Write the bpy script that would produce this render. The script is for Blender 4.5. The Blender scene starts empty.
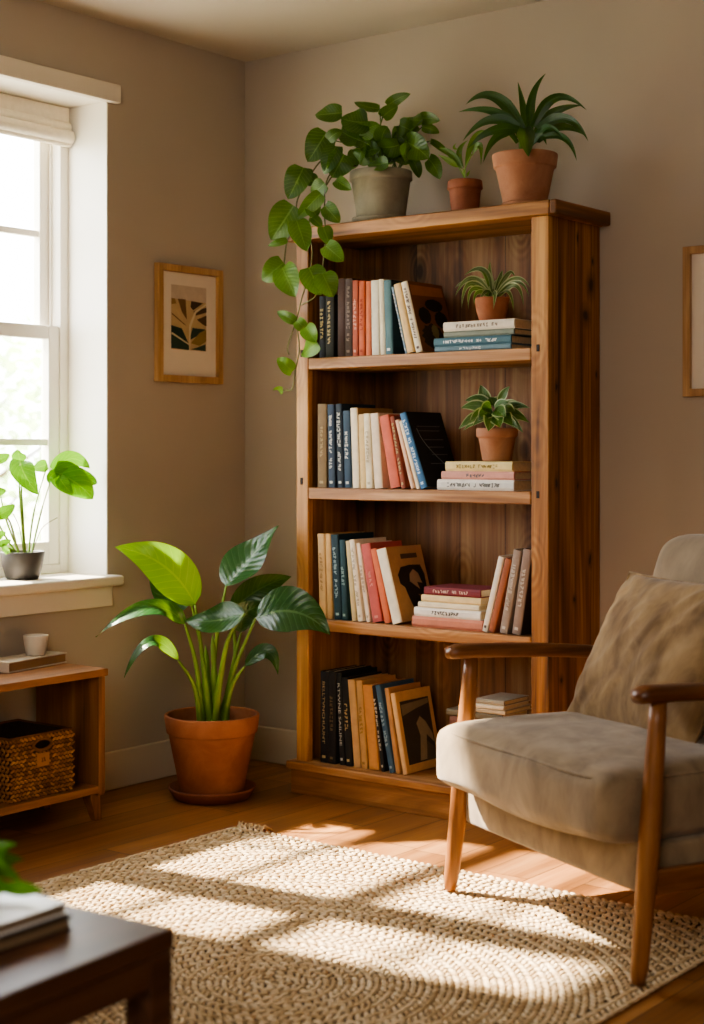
import bpy, bmesh, math, random
import numpy as np
from mathutils import Vector, Matrix, noise as mnoise
random.seed(11)
SC = bpy.context.scene
COL = SC.collection
PI = math.pi

# ------------------------------------------------------------------ data (metres, room corner at the origin)
POTX = [
('spider', 1.1943, -0.235, 0.0522, 0.0394, 1.5532),
('var', 1.2055, -0.225, 0.0641, 0.0438, 1.1656),
('poth', 0.7665, -0.215, 0.1011, 0.0758, 1.9785),
('small', 1.1079, -0.25, 0.0541, 0.0421, 1.9091),
('drac', 1.3059, -0.23, 0.0985, 0.0647, 1.9672)]
BOOKS = [
(1, 0.5775, 1.394, 0.0245, 0.1961, 0.16, 0, '15161a', None, 'b8a070', 'LITERARY', 'black narrow hardback', 0, -0.2941),
(1, 0.6037, 1.394, 0.0347, 0.1993, 0.16, 0, '2b2a22', None, 'b8a070', 'GARDENSTONE', 'dark olive-black hardback with gilt lettering', 0, -0.2952),
(1, 0.6513, 1.394, 0.03, 0.2476, 0.17, 0, '4d352d', None, None, '', 'plain chocolate brown hardback', 0, -0.2928),
(1, 0.683, 1.394, 0.029, 0.2456, 0.17, 0, '51423d', None, '8a7a70', 'THE ALMANAC OF', 'grey-brown hardback with faint lettering', 0, -0.2948),
(1, 0.7136, 1.394, 0.022, 0.238, 0.16, 0, 'b4604c', None, 'd8a090', 'ORCHARDS', 'brick red slim hardback', 0, -0.2955),
(1, 0.7365, 1.394, 0.0226, 0.2352, 0.16, 0, 'c9694a', None, 'a84a34', 'MERIDIAN', 'orange-red slim hardback', 0, -0.2928),
(1, 0.7608, 1.394, 0.02, 0.2323, 0.16, 0, 'cf7552', None, None, '', 'plain orange slim paperback', 0, -0.2887),
(1, 0.7846, 1.394, 0.0294, 0.2335, 0.16, -0.0146, 'd9d2c0', None, None, '', 'plain off-white hardback beside the orange paperback', 0, -0.2896),
(1, 0.8193, 1.394, 0.0194, 0.2351, 0.17, -0.0349, 'd8ccb0', None, None, '', 'plain cream slim hardback beside the teal book', 0, -0.2899),
(1, 0.842, 1.394, 0.0278, 0.2301, 0.17, -0.0356, '527278', '2c3b38', 'd8dcd8', '', 'dusty teal hardback with a small white mark', 0, -0.2942),
(1, 0.9158, 1.394, 0.0073, 0.2135, 0.15, -0.2504, '7f98ad', None, 'e0e0e0', 'MODERN PLACES', 'pale blue-grey thin paperback leaning left', 0, -0.2917),
(1, 0.9239, 1.394, 0.0255, 0.2197, 0.16, -0.238, 'd8b884', None, None, '', 'plain tan-yellow hardback leaning left', 0, -0.2938),
(1, 0.9583, 1.394, 0.023, 0.2252, 0.19, -0.2591, 'e2d6bc', '7a4c2c', '5a4a44', 'TECHNIQUES & FIELDS', 'cream-spined book leaning left with rust and black front cover', 1, -0.2946),
(2, 0.5716, 0.98, 0.0372, 0.2668, 0.18, 0, '7a6444', None, 'a58f66', 'HERITAGE', 'olive-brown hardback with blind lettering', 0, -0.2952),
(2, 0.6153, 0.98, 0.0277, 0.2646, 0.18, -0.0174, '2f3f52', None, 'c8c8c0', 'THE INLAND SEA', 'tall navy hardback with silver lettering next to the olive-brown one', 0, -0.2943),
(2, 0.648, 0.98, 0.0252, 0.2658, 0.18, -0.0346, '27333f', None, 'c8c8c0', 'BOTANICAL LIVES', 'dark slate hardback with silver title block', 0, -0.2886),
(2, 0.6769, 0.98, 0.0272, 0.2436, 0.17, -0.03, '34495c', None, 'c8c8c0', 'HARBOUR', 'shorter blue-navy hardback', 0, -0.2894),
(2, 0.7096, 0.98, 0.027, 0.2518, 0.19, -0.0397, 'e6d8bc', 'a88050', None, '', 'tall plain cream hardback', 0, -0.2895),
(2, 0.7402, 0.98, 0.0233, 0.2313, 0.17, -0.0389, 'd8bb84', None, None, '', 'plain straw-yellow paperback', 0, -0.2896),
(2, 0.767, 0.98, 0.0249, 0.2332, 0.17, -0.0498, 'e4d8ba', None, 'c0b090', 'GATHERED', 'ivory paperback with faint lettering', 0, -0.2945),
(2, 0.799, 0.98, 0.0316, 0.2333, 0.17, -0.0759, 'e2cdb2', None, None, '', 'plain pale peach-cream paperback', 0, -0.2935),
(2, 0.8592, 0.98, 0.0368, 0.2274, 0.17, -0.1978, 'c8654e', None, None, '', 'thick coral red hardback leaning left', 0, -0.291),
(2, 0.8994, 0.98, 0.0169, 0.2254, 0.16, -0.1974, '8f4a36', None, 'b8a070', 'COLLECTED TALES', 'thin rust-brown hardback leaning left against the coral one', 0, -0.2901),
(2, 0.9355, 0.98, 0.0125, 0.2189, 0.16, -0.2796, 'e0b89c', None, None, '', 'plain pinkish paperback leaning left', 0, -0.2892),
(2, 0.9567, 0.98, 0.0126, 0.2172, 0.15, -0.3132, 'e4d2b4', None, None, '', 'plain buff paperback leaning left beside the blue book', 0, -0.289),
(2, 0.9761, 0.98, 0.0238, 0.2426, 0.19, -0.3374, '3f709c', '16181a', 'cfe0ee', 'NOTES ON COASTLINE', 'bright blue-spined book leaning left with black front cover', 2, -0.2953),
(3, 0.5764, 0.562, 0.0285, 0.2697, 0.18, -0.0334, 'c9a878', None, 'a08050', 'LANDSCAPES', 'tan hardback with stamped lettering', 0, -0.2912),
(3, 0.6081, 0.562, 0.0211, 0.2707, 0.18, -0.0299, 'c4a06c', None, None, '', 'plain tan slim hardback beside the stamped tan one', 0, -0.2906),
(3, 0.638, 0.562, 0.0297, 0.2691, 0.19, -0.0602, '1f3a44', None, '9ab0b0', 'HORIZON ATLAS', 'thick dark teal hardback', 0, -0.292),
(3, 0.671, 0.562, 0.0223, 0.2539, 0.17, -0.0441, '24424a', None, '88a0a0', 'FERNS', 'thin teal hardback', 0, -0.2946),
(3, 0.7092, 0.562, 0.0171, 0.2523, 0.17, -0.104, 'c9b68a', None, None, '', 'plain olive-cream hardback', 0, -0.2922),
(3, 0.7352, 0.562, 0.0194, 0.2574, 0.17, -0.1356, 'e8dcc6', None, 'b8a890', 'ESSAYS AND ODES', 'cream paperback with worn spine lettering', 0, -0.2953),
(3, 0.7639, 0.562, 0.0155, 0.2479, 0.17, -0.169, 'e4d2bc', None, 'b8a08a', 'LETTERS', 'blush-cream paperback with faint lettering', 0, -0.2885),
(3, 0.7891, 0.562, 0.0363, 0.2458, 0.17, -0.1982, 'b85a54', None, 'd08a80', 'WILD', 'thick rose red hardback leaning left', 0, -0.2891),
(3, 0.8368, 0.562, 0.0228, 0.2346, 0.16, -0.2397, 'cc6e4c', None, None, '', 'plain orange hardback leaning left', 0, -0.2916),
(3, 0.8689, 0.562, 0.0357, 0.2355, 0.19, -0.2735, 'e6dcc4', 'b48a60', None, '', 'thick cream-spined book leaning left with dark illustration on tan cover', 3, -0.2936),
(4, 0.5775, 0.103, 0.0332, 0.2898, 0.19, 0, '15161a', None, 'b8a070', 'BELLTVNCHUUNT', 'tall black hardback with large gilt title', 0, -0.2887),
(4, 0.6133, 0.103, 0.0286, 0.2929, 0.19, 0, '1a1a1c', None, '6a5a40', 'ANTHOLOGY', 'plain-looking black hardback with dim lettering', 0, -0.2914),
(4, 0.657, 0.103, 0.0209, 0.2896, 0.19, -0.0504, '171a1c', None, 'c8c8c0', 'RTWNE SAILINE', 'black hardback with large silver title', 0, -0.2889),
(4, 0.6817, 0.103, 0.0252, 0.2777, 0.18, -0.0616, '1c1c1c', None, 'b8a070', 'TRAVELS', 'short black hardback with small gilt marks', 0, -0.2892),
(4, 0.7164, 0.103, 0.0267, 0.2737, 0.18, -0.0937, 'c6a070', None, None, '', 'plain tan thick paperback', 0, -0.2919),
(4, 0.7465, 0.103, 0.0226, 0.2735, 0.18, -0.0769, 'c09866', None, '9a7848', 'STORIES', 'tan paperback with faint lettering', 0, -0.2927),
(4, 0.7762, 0.103, 0.0376, 0.2629, 0.18, -0.1018, 'c88e54', None, None, '', 'plain orange-tan hardback leaning left', 0, -0.2912),
(4, 0.825, 0.103, 0.0135, 0.2651, 0.17, -0.1412, '1f1c1c', None, 'c0b8a8', 'NATURAL SCENE', 'thin black book with pale lettering leaning left', 0, -0.2926),
(4, 0.8576, 0.103, 0.0192, 0.2709, 0.18, -0.2086, '3f5c74', None, '8fa8b8', 'RIVERS EDGE', 'slate blue hardback leaning left', 0, -0.2947),
(4, 0.8812, 0.103, 0.016, 0.2634, 0.17, -0.1682, 'b08458', None, None, '', 'plain thin brown paperback leaning left', 0, -0.2936),
(4, 0.9054, 0.103, 0.0157, 0.2495, 0.19, -0.1968, 'd2ae80', 'c49a68', None, '', 'tan book leaning left with dark framed picture on its cover', 4, -0.2895),
(5, 1.1944, 0.5668, 0.0189, 0.2305, 0.15, 0.2548, 'e8dccb', None, '6a5a50', '', 'cream book leaning right beside the flat stack', 0, -0.292),
(5, 1.2162, 0.5677, 0.0214, 0.2255, 0.15, 0.2721, '9a5a3c', None, None, '', 'rust-brown paperback leaning right', 0, -0.292),
(5, 1.2553, 0.5673, 0.0269, 0.2493, 0.17, 0.1983, '958478', None, 'c8bcae', 'GEOLOGY NOW', 'grey-taupe hardback leaning right', 0, -0.292),
(5, 1.2976, 0.5666, 0.0294, 0.2517, 0.17, 0.1564, '8a7568', '3a2e2a', 'c8bcae', 'DWELLINGS', 'grey-brown hardback leaning right against the shelf upright', 0, -0.292)]
FLAT = [
(1, 1.0255, 0.2687, 1.394, 0.0169, '6f8a94', 'dfe6e6', 'STUDIES', 'grey-blue thin book lying flat, lowest of the stack under the spider plant', 0.13),
(1, 1.0223, 0.273, 1.4115, 0.0247, '4b6f7c', 'e6eaea', 'TECHNIQUES OF FORM', 'teal hardback lying flat, second lowest under the spider plant', 0.14),
(1, 1.0585, 0.2473, 1.4368, 0.0179, '7d8478', 'b8b8a8', '', 'grey-green thin book lying flat just under the cream one', 0.135),
(1, 1.0566, 0.2503, 1.4553, 0.0277, 'e4d9c6', '8a7a6a', 'Remembrance of', 'cream hardback lying flat, topmost of the stack under the spider plant', 0.14),
(2, 1.0348, 0.2698, 0.98, 0.0314, 'e6e2d8', '70706c', 'DESIGNER & TERRAIN', 'white hardback lying flat, lowest of the stack under the variegated plant', 0.14),
(2, 1.0498, 0.256, 1.012, 0.0241, 'd29a8c', '6a6a70', 'ORCHID', 'pink and grey book lying flat between the white and yellow ones', 0.135),
(2, 1.0647, 0.2353, 1.0367, 0.0287, 'e3cf94', 'a89050', 'Evening Meadows', 'pale yellow hardback lying flat, topmost under the variegated plant', 0.135),
(3, 0.9418, 0.2554, 0.562, 0.0322, 'c9826a', 'e0b0a0', '', 'salmon hardback lying flat, lowest of the five-book stack', 0.15),
(3, 0.9492, 0.2396, 0.5948, 0.0267, 'e8e4dc', '3a3a3a', 'Simplicity', 'white hardback with dark script lying flat in the five-book stack', 0.145),
(3, 0.9641, 0.2205, 0.6221, 0.017, 'e6dcc0', 'b0a070', '', 'ivory thin book lying flat in the middle of the five-book stack', 0.14),
(3, 0.9759, 0.215, 0.6397, 0.0211, 'e2cb98', 'b09050', '', 'cream-yellow book lying flat under the maroon one', 0.14),
(3, 0.9863, 0.2025, 0.6614, 0.0242, '7a3038', 'e0c0b0', 'HARVEST AT DUSK', 'maroon hardback lying flat, topmost of the five-book stack', 0.145),
(4, 1.0682, 0.19, 0.103, 0.0496, '5a3a30', None, '', 'brown book lying flat on the bottom shelf board, lowest behind the armchair', 0.16),
(4, 1.0722, 0.19, 0.1532, 0.0496, '3f4c56', None, '', 'slate book lying flat second from the board behind the armchair', 0.16),
(4, 1.0762, 0.19, 0.2034, 0.0496, '8a7a5c', None, '', 'khaki book lying flat in the middle of the stack behind the armchair', 0.16),
(4, 1.0802, 0.19, 0.2536, 0.0496, '6e4434', None, '', 'russet book lying flat under the olive one behind the armchair', 0.16),
(4, 1.0682, 0.1959, 0.3038, 0.0194, '6a6250', '3a3428', '', 'olive hardback lying flat, jutting out left in the stack behind the armchair arm', 0.15),
(4, 1.1629, 0.1129, 0.3238, 0.0126, 'b8a890', None, '', 'beige book lying flat in the stack behind the armchair arm', 0.15),
(4, 1.1701, 0.0999, 0.337, 0.0131, 'd8cdb8', None, '', 'cream book lying flat near the top of the stack behind the armchair arm', 0.15),
(4, 1.1738, 0.0974, 0.3507, 0.0146, '9c9484', None, '', 'grey-beige book lying flat, topmost behind the armchair arm', 0.14)]
TRAIL = [
((0.677, -0.3, 2.163), (0.63, -0.309, 2.164), (0.565, -0.298, 2.171), 0.062, (0.488, -0.863, 0.131)),
((0.638, -0.33, 2.101), (0.622, -0.357, 2.052), (0.589, -0.363, 2.009), 0.092, (0.61, -0.788, 0.077)),
((0.7, -0.36, 2.046), (0.69, -0.378, 2.0), (0.663, -0.375, 1.96), 0.065, (0.493, -0.843, 0.214)),
((0.561, -0.35, 1.996), (0.551, -0.376, 1.943), (0.524, -0.382, 1.895), 0.088, (0.495, -0.845, 0.201)),
((0.529, -0.36, 1.877), (0.49, -0.369, 1.825), (0.433, -0.359, 1.776), 0.108, (0.736, -0.66, 0.149)),
((0.55, -0.37, 1.824), (0.593, -0.397, 1.77), (0.619, -0.405, 1.72), 0.073, (0.669, -0.734, -0.12)),
((0.657, -0.38, 1.901), (0.606, -0.377, 1.868), (0.538, -0.353, 1.837), 0.054, (0.673, -0.678, -0.295)),
((0.656, -0.36, 1.935), (0.624, -0.355, 1.919), (0.575, -0.33, 1.906), 0.059, (0.4, -0.914, -0.064)),
((0.717, -0.34, 2.021), (0.706, -0.356, 1.984), (0.678, -0.353, 1.952), 0.084, (0.767, -0.639, 0.056)),
((0.684, -0.34, 1.945), (0.739, -0.37, 1.919), (0.778, -0.38, 1.899), 0.042, (0.55, -0.831, -0.084)),
((0.664, -0.37, 1.863), (0.695, -0.371, 1.833), (0.71, -0.353, 1.808), 0.054, (0.501, -0.849, -0.167)),
((0.657, -0.37, 1.797), (0.667, -0.366, 1.769), (0.662, -0.342, 1.745), 0.049, (0.627, -0.719, 0.299)),
((0.667, -0.37, 1.738), (0.707, -0.375, 1.71), (0.731, -0.36, 1.685), 0.063, (0.706, -0.695, -0.134)),
((0.607, -0.38, 1.673), (0.627, -0.373, 1.629), (0.63, -0.347, 1.588), 0.087, (0.749, -0.645, -0.153)),
((0.65, -0.365, 1.652), (0.668, -0.36, 1.615), (0.669, -0.336, 1.58), 0.077, (0.746, -0.665, -0.038)),
((0.478, -0.35, 1.7), (0.453, -0.374, 1.671), (0.411, -0.379, 1.645), 0.079, (0.695, -0.716, 0.072)),
((0.49, -0.37, 1.682), (0.538, -0.395, 1.63), (0.569, -0.399, 1.581), 0.088, (0.367, -0.915, 0.167)),
((0.5, -0.36, 1.77), (0.479, -0.383, 1.76), (0.441, -0.386, 1.754), 0.024, (0.73, -0.684, 0.011)),
((0.528, -0.35, 1.51), (0.502, -0.366, 1.526), (0.46, -0.362, 1.545), 0.036, (0.58, -0.814, -0.036)),
((0.533, -0.35, 1.512), (0.55, -0.343, 1.494), (0.551, -0.315, 1.477), 0.043, (0.546, -0.831, -0.103)),
((0.578, -0.36, 1.489), (0.614, -0.378, 1.463), (0.634, -0.376, 1.438), 0.056, (0.3, -0.919, 0.256)),
((0.627, -0.36, 1.436), (0.591, -0.357, 1.418), (0.538, -0.334, 1.401), 0.057, (0.775, -0.559, 0.293)),
((0.515, -0.35, 1.351), (0.504, -0.374, 1.373), (0.475, -0.377, 1.395), 0.05, (0.671, -0.737, 0.086)),
((0.476, -0.35, 1.292), (0.448, -0.343, 1.294), (0.403, -0.315, 1.297), 0.029, (0.846, -0.503, -0.177)),
((0.606, -0.36, 1.832), (0.629, -0.364, 1.815), (0.636, -0.348, 1.802), 0.035, (0.761, -0.648, 0.027)),
((0.604, -0.35, 1.942), (0.585, -0.347, 1.959), (0.55, -0.324, 1.981), 0.047, (0.697, -0.695, -0.177)),
((0.591, -0.35, 1.869), (0.609, -0.356, 1.85), (0.61, -0.342, 1.834), 0.052, (0.792, -0.591, -0.152))]
CROWN = [
((0.757, -0.27, 2.128), (0.719, -0.291, 2.131), (0.667, -0.292, 2.149), 0.087, (0.564, -0.796, 0.218)),
((0.765, -0.22, 2.178), (0.708, -0.214, 2.193), (0.638, -0.188, 2.223), 0.033, (0.535, -0.842, 0.075)),
((0.774, -0.19, 2.192), (0.83, -0.209, 2.203), (0.876, -0.207, 2.212), 0.038, (0.421, -0.872, -0.25)),
((0.769, -0.21, 2.153), (0.803, -0.218, 2.166), (0.828, -0.207, 2.179), 0.047, (0.684, -0.704, -0.191)),
((0.835, -0.21, 2.118), (0.858, -0.202, 2.107), (0.864, -0.174, 2.098), 0.059, (0.519, -0.804, -0.291)),
((0.909, -0.19, 2.128), (0.865, -0.181, 2.136), (0.807, -0.152, 2.156), 0.042, (0.845, -0.533, -0.044)),
((0.888, -0.17, 2.14), (0.938, -0.188, 2.13), (0.972, -0.185, 2.119), 0.042, (0.304, -0.915, -0.266)),
((0.893, -0.17, 2.112), (0.922, -0.163, 2.103), (0.936, -0.136, 2.093), 0.033, (0.747, -0.597, -0.293)),
((0.86, -0.2, 2.063), (0.918, -0.221, 2.031), (0.955, -0.221, 1.998), 0.086, (0.593, -0.706, -0.387)),
((0.883, -0.21, 2.008), (0.9, -0.208, 1.977), (0.895, -0.187, 1.949), 0.037, (0.648, -0.738, 0.188)),
((0.933, -0.19, 2.005), (0.972, -0.209, 1.968), (0.988, -0.209, 1.932), 0.051, (0.476, -0.839, -0.265)),
((0.928, -0.17, 2.064), (0.988, -0.199, 2.031), (1.027, -0.207, 1.997), 0.023, (0.377, -0.876, -0.299)),
((0.865, -0.31, 1.985), (0.819, -0.3, 1.984), (0.755, -0.271, 1.994), 0.046, (0.641, -0.765, 0.056)),
((0.661, -0.35, 2.073), (0.688, -0.351, 2.086), (0.703, -0.332, 2.098), 0.04, (0.808, -0.571, 0.147)),
((0.732, -0.29, 2.074), (0.696, -0.291, 2.09), (0.647, -0.272, 2.117), 0.071, (0.697, -0.716, 0.039)),
((0.665, -0.215, 2.11), (0.649, -0.223, 2.131), (0.627, -0.21, 2.161), 0.063, (0.442, -0.868, 0.227)),
((0.717, -0.189, 2.02), (0.761, -0.199, 2.03), (0.794, -0.19, 2.033), 0.055, (0.055, -0.954, 0.293)),
((0.668, -0.145, 2.092), (0.648, -0.165, 2.103), (0.619, -0.165, 2.127), 0.064, (0.581, -0.697, 0.421)),
((0.708, -0.252, 2.097), (0.759, -0.269, 2.109), (0.8, -0.266, 2.115), 0.064, (0.383, -0.733, -0.562)),
((0.682, -0.147, 2.106), (0.68, -0.142, 2.131), (0.672, -0.117, 2.157), 0.068, (0.022, -0.406, -0.914)),
((0.821, -0.135, 2.04), (0.805, -0.159, 2.032), (0.773, -0.163, 2.037), 0.057, (0.866, -0.354, -0.354)),
((0.858, -0.243, 2.049), (0.82, -0.251, 2.045), (0.765, -0.239, 2.058), 0.068, (0.619, -0.587, -0.522)),
((0.718, -0.237, 2.063), (0.755, -0.234, 2.07), (0.778, -0.211, 2.071), 0.072, (0.869, -0.393, 0.302)),
((0.679, -0.243, 2.103), (0.718, -0.236, 2.116), (0.746, -0.209, 2.121), 0.059, (0.692, -0.557, 0.46)),
((0.729, -0.281, 2.007), (0.741, -0.288, 2.029), (0.746, -0.274, 2.052), 0.051, (0.165, -0.831, 0.531)),
((0.722, -0.25, 2.04), (0.768, -0.268, 2.041), (0.801, -0.266, 2.039), 0.061, (0.928, -0.37, 0.037)),
((0.829, -0.132, 2.096), (0.839, -0.161, 2.12), (0.847, -0.169, 2.149), 0.059, (0.54, -0.806, 0.242)),
((0.795, -0.25, 2.07), (0.805, -0.254, 2.091), (0.809, -0.237, 2.112), 0.059, (0.746, -0.657, 0.106)),
((0.89, -0.251, 2.006), (0.898, -0.268, 2.024), (0.901, -0.264, 2.046), 0.054, (0.889, -0.297, 0.348)),
((0.649, -0.141, 2.106), (0.607, -0.136, 2.113), (0.551, -0.111, 2.134), 0.053, (0.826, -0.563, 0.031)),
((0.751, -0.164, 2.021), (0.77, -0.172, 2.05), (0.787, -0.161, 2.078), 0.066, (0.718, -0.594, -0.363)),
((0.78, -0.146, 2.065), (0.819, -0.147, 2.067), (0.843, -0.129, 2.063), 0.071, (0.61, -0.792, 0.027)),
((0.832, -0.16, 2.071), (0.816, -0.18, 2.093), (0.795, -0.18, 2.126), 0.065, (0.162, -0.971, 0.178)),
((0.722, -0.137, 2.059), (0.689, -0.131, 2.081), (0.648, -0.104, 2.113), 0.073, (0.526, -0.793, 0.308)),
((0.62, -0.146, 2.04), (0.57, -0.143, 2.036), (0.502, -0.12, 2.05), 0.053, (0.4, -0.891, 0.215)),
((0.665, -0.188, 2.029), (0.645, -0.193, 2.047), (0.617, -0.178, 2.074), 0.055, (0.479, -0.869, 0.124)),
((0.736, -0.142, 2.048), (0.719, -0.171, 2.041), (0.687, -0.18, 2.049), 0.05, (0.414, -0.891, -0.187)),
((0.608, -0.149, 2.05), (0.653, -0.144, 2.056), (0.684, -0.118, 2.054), 0.07, (0.864, -0.389, -0.318)),
((0.735, -0.147, 2.035), (0.785, -0.162, 2.046), (0.825, -0.156, 2.049), 0.058, (0.459, -0.879, -0.126)),
((0.822, -0.195, 2.055), (0.809, -0.186, 2.079), (0.789, -0.157, 2.109), 0.051, (0.874, -0.353, -0.334)),
((0.735, -0.167, 2.033), (0.719, -0.17, 2.055), (0.697, -0.152, 2.084), 0.059, (0.856, -0.494, -0.15))]
VINES = [
[(0.655, -0.19, 2.014), (0.636, -0.24, 2.039), (0.614, -0.32, 2.019), (0.574, -0.345, 1.956), (0.529, -0.345, 1.891), (0.529, -0.345, 1.816), (0.49, -0.345, 1.775), (0.474, -0.345, 1.691)],
[(0.656, -0.2, 2.012), (0.647, -0.27, 2.008), (0.654, -0.35, 1.942), (0.654, -0.36, 1.838), (0.66, -0.36, 1.769), (0.654, -0.36, 1.725), (0.642, -0.355, 1.653)],
[(0.65, -0.2, 2.013), (0.63, -0.28, 1.979), (0.6, -0.345, 1.864), (0.582, -0.35, 1.806), (0.597, -0.35, 1.726), (0.589, -0.355, 1.657), (0.556, -0.35, 1.59), (0.526, -0.345, 1.512), (0.492, -0.345, 1.434), (0.495, -0.345, 1.406)],
[(0.589, -0.355, 1.657), (0.613, -0.35, 1.591), (0.548, -0.345, 1.561)],
[(0.526, -0.345, 1.512), (0.539, -0.345, 1.422), (0.522, -0.345, 1.353), (0.509, -0.345, 1.294), (0.466, -0.345, 1.293)],
[(0.509, -0.345, 1.294), (0.496, -0.345, 1.291), (0.487, -0.345, 1.296)]]
BIGL = [
(((0.326, -0.6, 0.615), (0.295, -0.712, 0.744), (0.178, -0.803, 0.8), 0.138, (0.614, -0.742, 0.269)), (0.322, -0.54, 0.243), (0.325, -0.563, 0.428), 'bright yellow-green leaf'),
(((0.237, -0.529, 0.62), (0.163, -0.562, 0.626), (0.103, -0.583, 0.722), 0.077, (0.702, -0.68, 0.214)), (0.306, -0.514, 0.238), (0.28, -0.509, 0.419), None),
(((0.369, -0.503, 0.669), (0.399, -0.429, 0.749), (0.469, -0.362, 0.858), 0.145, (0.155, -0.8, 0.58)), (0.335, -0.529, 0.243), (0.341, -0.525, 0.459), None),
(((0.328, -0.433, 0.581), (0.387, -0.362, 0.651), (0.443, -0.268, 0.687), 0.094, (0.651, -0.757, -0.052)), (0.325, -0.486, 0.236), (0.35, -0.441, 0.429), None),
(((0.469, -0.476, 0.571), (0.595, -0.429, 0.594), (0.692, -0.379, 0.525), 0.153, (0.534, -0.701, 0.473)), (0.37, -0.502, 0.243), (0.397, -0.506, 0.384), None),
(((0.516, -0.579, 0.599), (0.409, -0.598, 0.57), (0.301, -0.619, 0.564), 0.11, (0.155, -0.8, 0.58)), (0.382, -0.569, 0.254), (0.465, -0.606, 0.499), None),
(((0.308, -0.626, 0.554), (0.261, -0.739, 0.611), (0.154, -0.86, 0.525), 0.066, (0.155, -0.8, 0.58)), (0.331, -0.57, 0.248), (0.329, -0.597, 0.421), None),
(((0.32, -0.667, 0.445), (0.279, -0.75, 0.508), (0.23, -0.813, 0.4), 0.045, (0.155, -0.8, 0.58)), (0.34, -0.589, 0.252), (0.346, -0.622, 0.359), None),
(((0.456, -0.512, 0.423), (0.525, -0.483, 0.47), (0.551, -0.463, 0.397), 0.053, (0.61, -0.613, 0.502)), (0.388, -0.526, 0.248), (0.416, -0.53, 0.354), None),
(((0.393, -0.459, 0.519), (0.406, -0.449, 0.581), (0.473, -0.422, 0.608), 0.085, (0.631, -0.767, -0.116)), (0.359, -0.511, 0.243), (0.377, -0.484, 0.402), None)]
BIGX = [
[(0.373, -0.563, 0.252), (0.384, -0.555, 0.354), (0.398, -0.544, 0.438)],
[(0.317, -0.518, 0.24), (0.312, -0.522, 0.344), (0.296, -0.521, 0.478)],
[(0.369, -0.541, 0.248), (0.361, -0.547, 0.374), (0.348, -0.544, 0.518)],
[(0.349, -0.569, 0.25), (0.354, -0.578, 0.354), (0.345, -0.585, 0.444)]]
MONL = [
(((-0.085, -0.955, 1.067), (-0.055, -0.964, 1.025), (-0.035, -0.926, 0.961), 0.076, (0.807, -0.588, 0.052)), 0, (-0.085, -0.938, 0.77), (-0.075, -0.967, 0.971)),
(((-0.085, -0.845, 1.054), (-0.085, -0.876, 1.047), (-0.065, -0.925, 1.04), 0.041, (0.769, -0.638, 0.036)), 0, (-0.085, -0.923, 0.769), (-0.075, -0.909, 0.905)),
(((-0.065, -0.837, 1.033), (-0.035, -0.77, 0.995), (-0.025, -0.705, 0.941), 0.098, (0.756, -0.643, 0.121)), 1, (-0.085, -0.912, 0.771), (-0.075, -0.88, 0.904)),
(((-0.065, -0.833, 1.035), (-0.045, -0.779, 1.072), (-0.045, -0.7, 1.04), 0.056, (0.797, -0.604, 0.021)), 2, (-0.085, -0.912, 0.771), (-0.075, -0.88, 0.904)),
(((-0.065, -0.821, 1.03), (-0.035, -0.744, 1.012), (-0.025, -0.688, 0.991), 0.059, (0.731, -0.667, 0.146)), 2, (-0.085, -0.912, 0.771), (-0.075, -0.88, 0.904)),
(((-0.06, -0.821, 1.017), (-0.035, -0.815, 0.985), (-0.035, -0.781, 0.957), 0.04, (0.727, -0.683, 0.066)), 2, (-0.085, -0.912, 0.771), (-0.075, -0.88, 0.904)),
(((-0.065, -0.813, 1.03), (-0.055, -0.856, 1.018), (-0.055, -0.864, 0.994), 0.03, (0.675, -0.733, 0.079)), 2, (-0.085, -0.912, 0.771), (-0.075, -0.88, 0.904)),
(((-0.085, -1.051, 1.067), (-0.085, -1.023, 1.076), (-0.085, -0.997, 1.087), 0.032, (0.799, -0.586, 0.137)), 0, (-0.085, -0.955, 0.771), (-0.075, -1.028, 0.909)),
(((-0.055, -1.083, 0.968), (-0.055, -1.06, 0.973), (-0.055, -1.033, 0.974), 0.028, (0.809, -0.583, 0.066)), 0, (-0.085, -0.963, 0.771), (-0.075, -1.051, 0.878)),
(((-0.055, -1.076, 0.899), (-0.045, -1.044, 0.913), (-0.035, -1.018, 0.934), 0.041, (0.769, -0.59, 0.247)), 0, (-0.085, -0.959, 0.771), (-0.075, -1.008, 0.883)),
(((-0.045, -1.088, 0.831), (-0.035, -1.076, 0.843), (-0.035, -1.053, 0.848), 0.027, (0.83, -0.553, 0.066)), 0, (-0.085, -0.963, 0.771), (-0.075, -1.036, 0.808)),
(((-0.035, -1.08, 0.812), (-0.025, -1.065, 0.819), (-0.025, -1.041, 0.826), 0.022, (0.805, -0.564, 0.181)), 0, (-0.085, -0.959, 0.771), (-0.075, -1.003, 0.794)),
(((-0.035, -1.045, 0.785), (-0.025, -1.067, 0.803), (-0.025, -1.073, 0.815), 0.019, (0.757, -0.647, 0.092)), 0, (-0.085, -0.959, 0.771), (-0.075, -0.995, 0.781)),
(((-0.095, -0.946, 1.063), (-0.095, -0.953, 1.086), (-0.095, -0.948, 1.097), 0.045, (0.725, -0.679, 0.117)), 0, (-0.085, -0.934, 0.77), (-0.075, -0.959, 0.971))]
MONX = [
[(-0.065, -0.926, 0.773), (-0.065, -0.885, 0.853), (-0.065, -0.821, 0.885)],
[(-0.065, -0.959, 0.772), (-0.065, -0.975, 0.857), (-0.065, -1.002, 0.905)],
[(-0.065, -0.967, 0.772), (-0.065, -0.992, 0.819), (-0.065, -1.02, 0.893)]]
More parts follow.
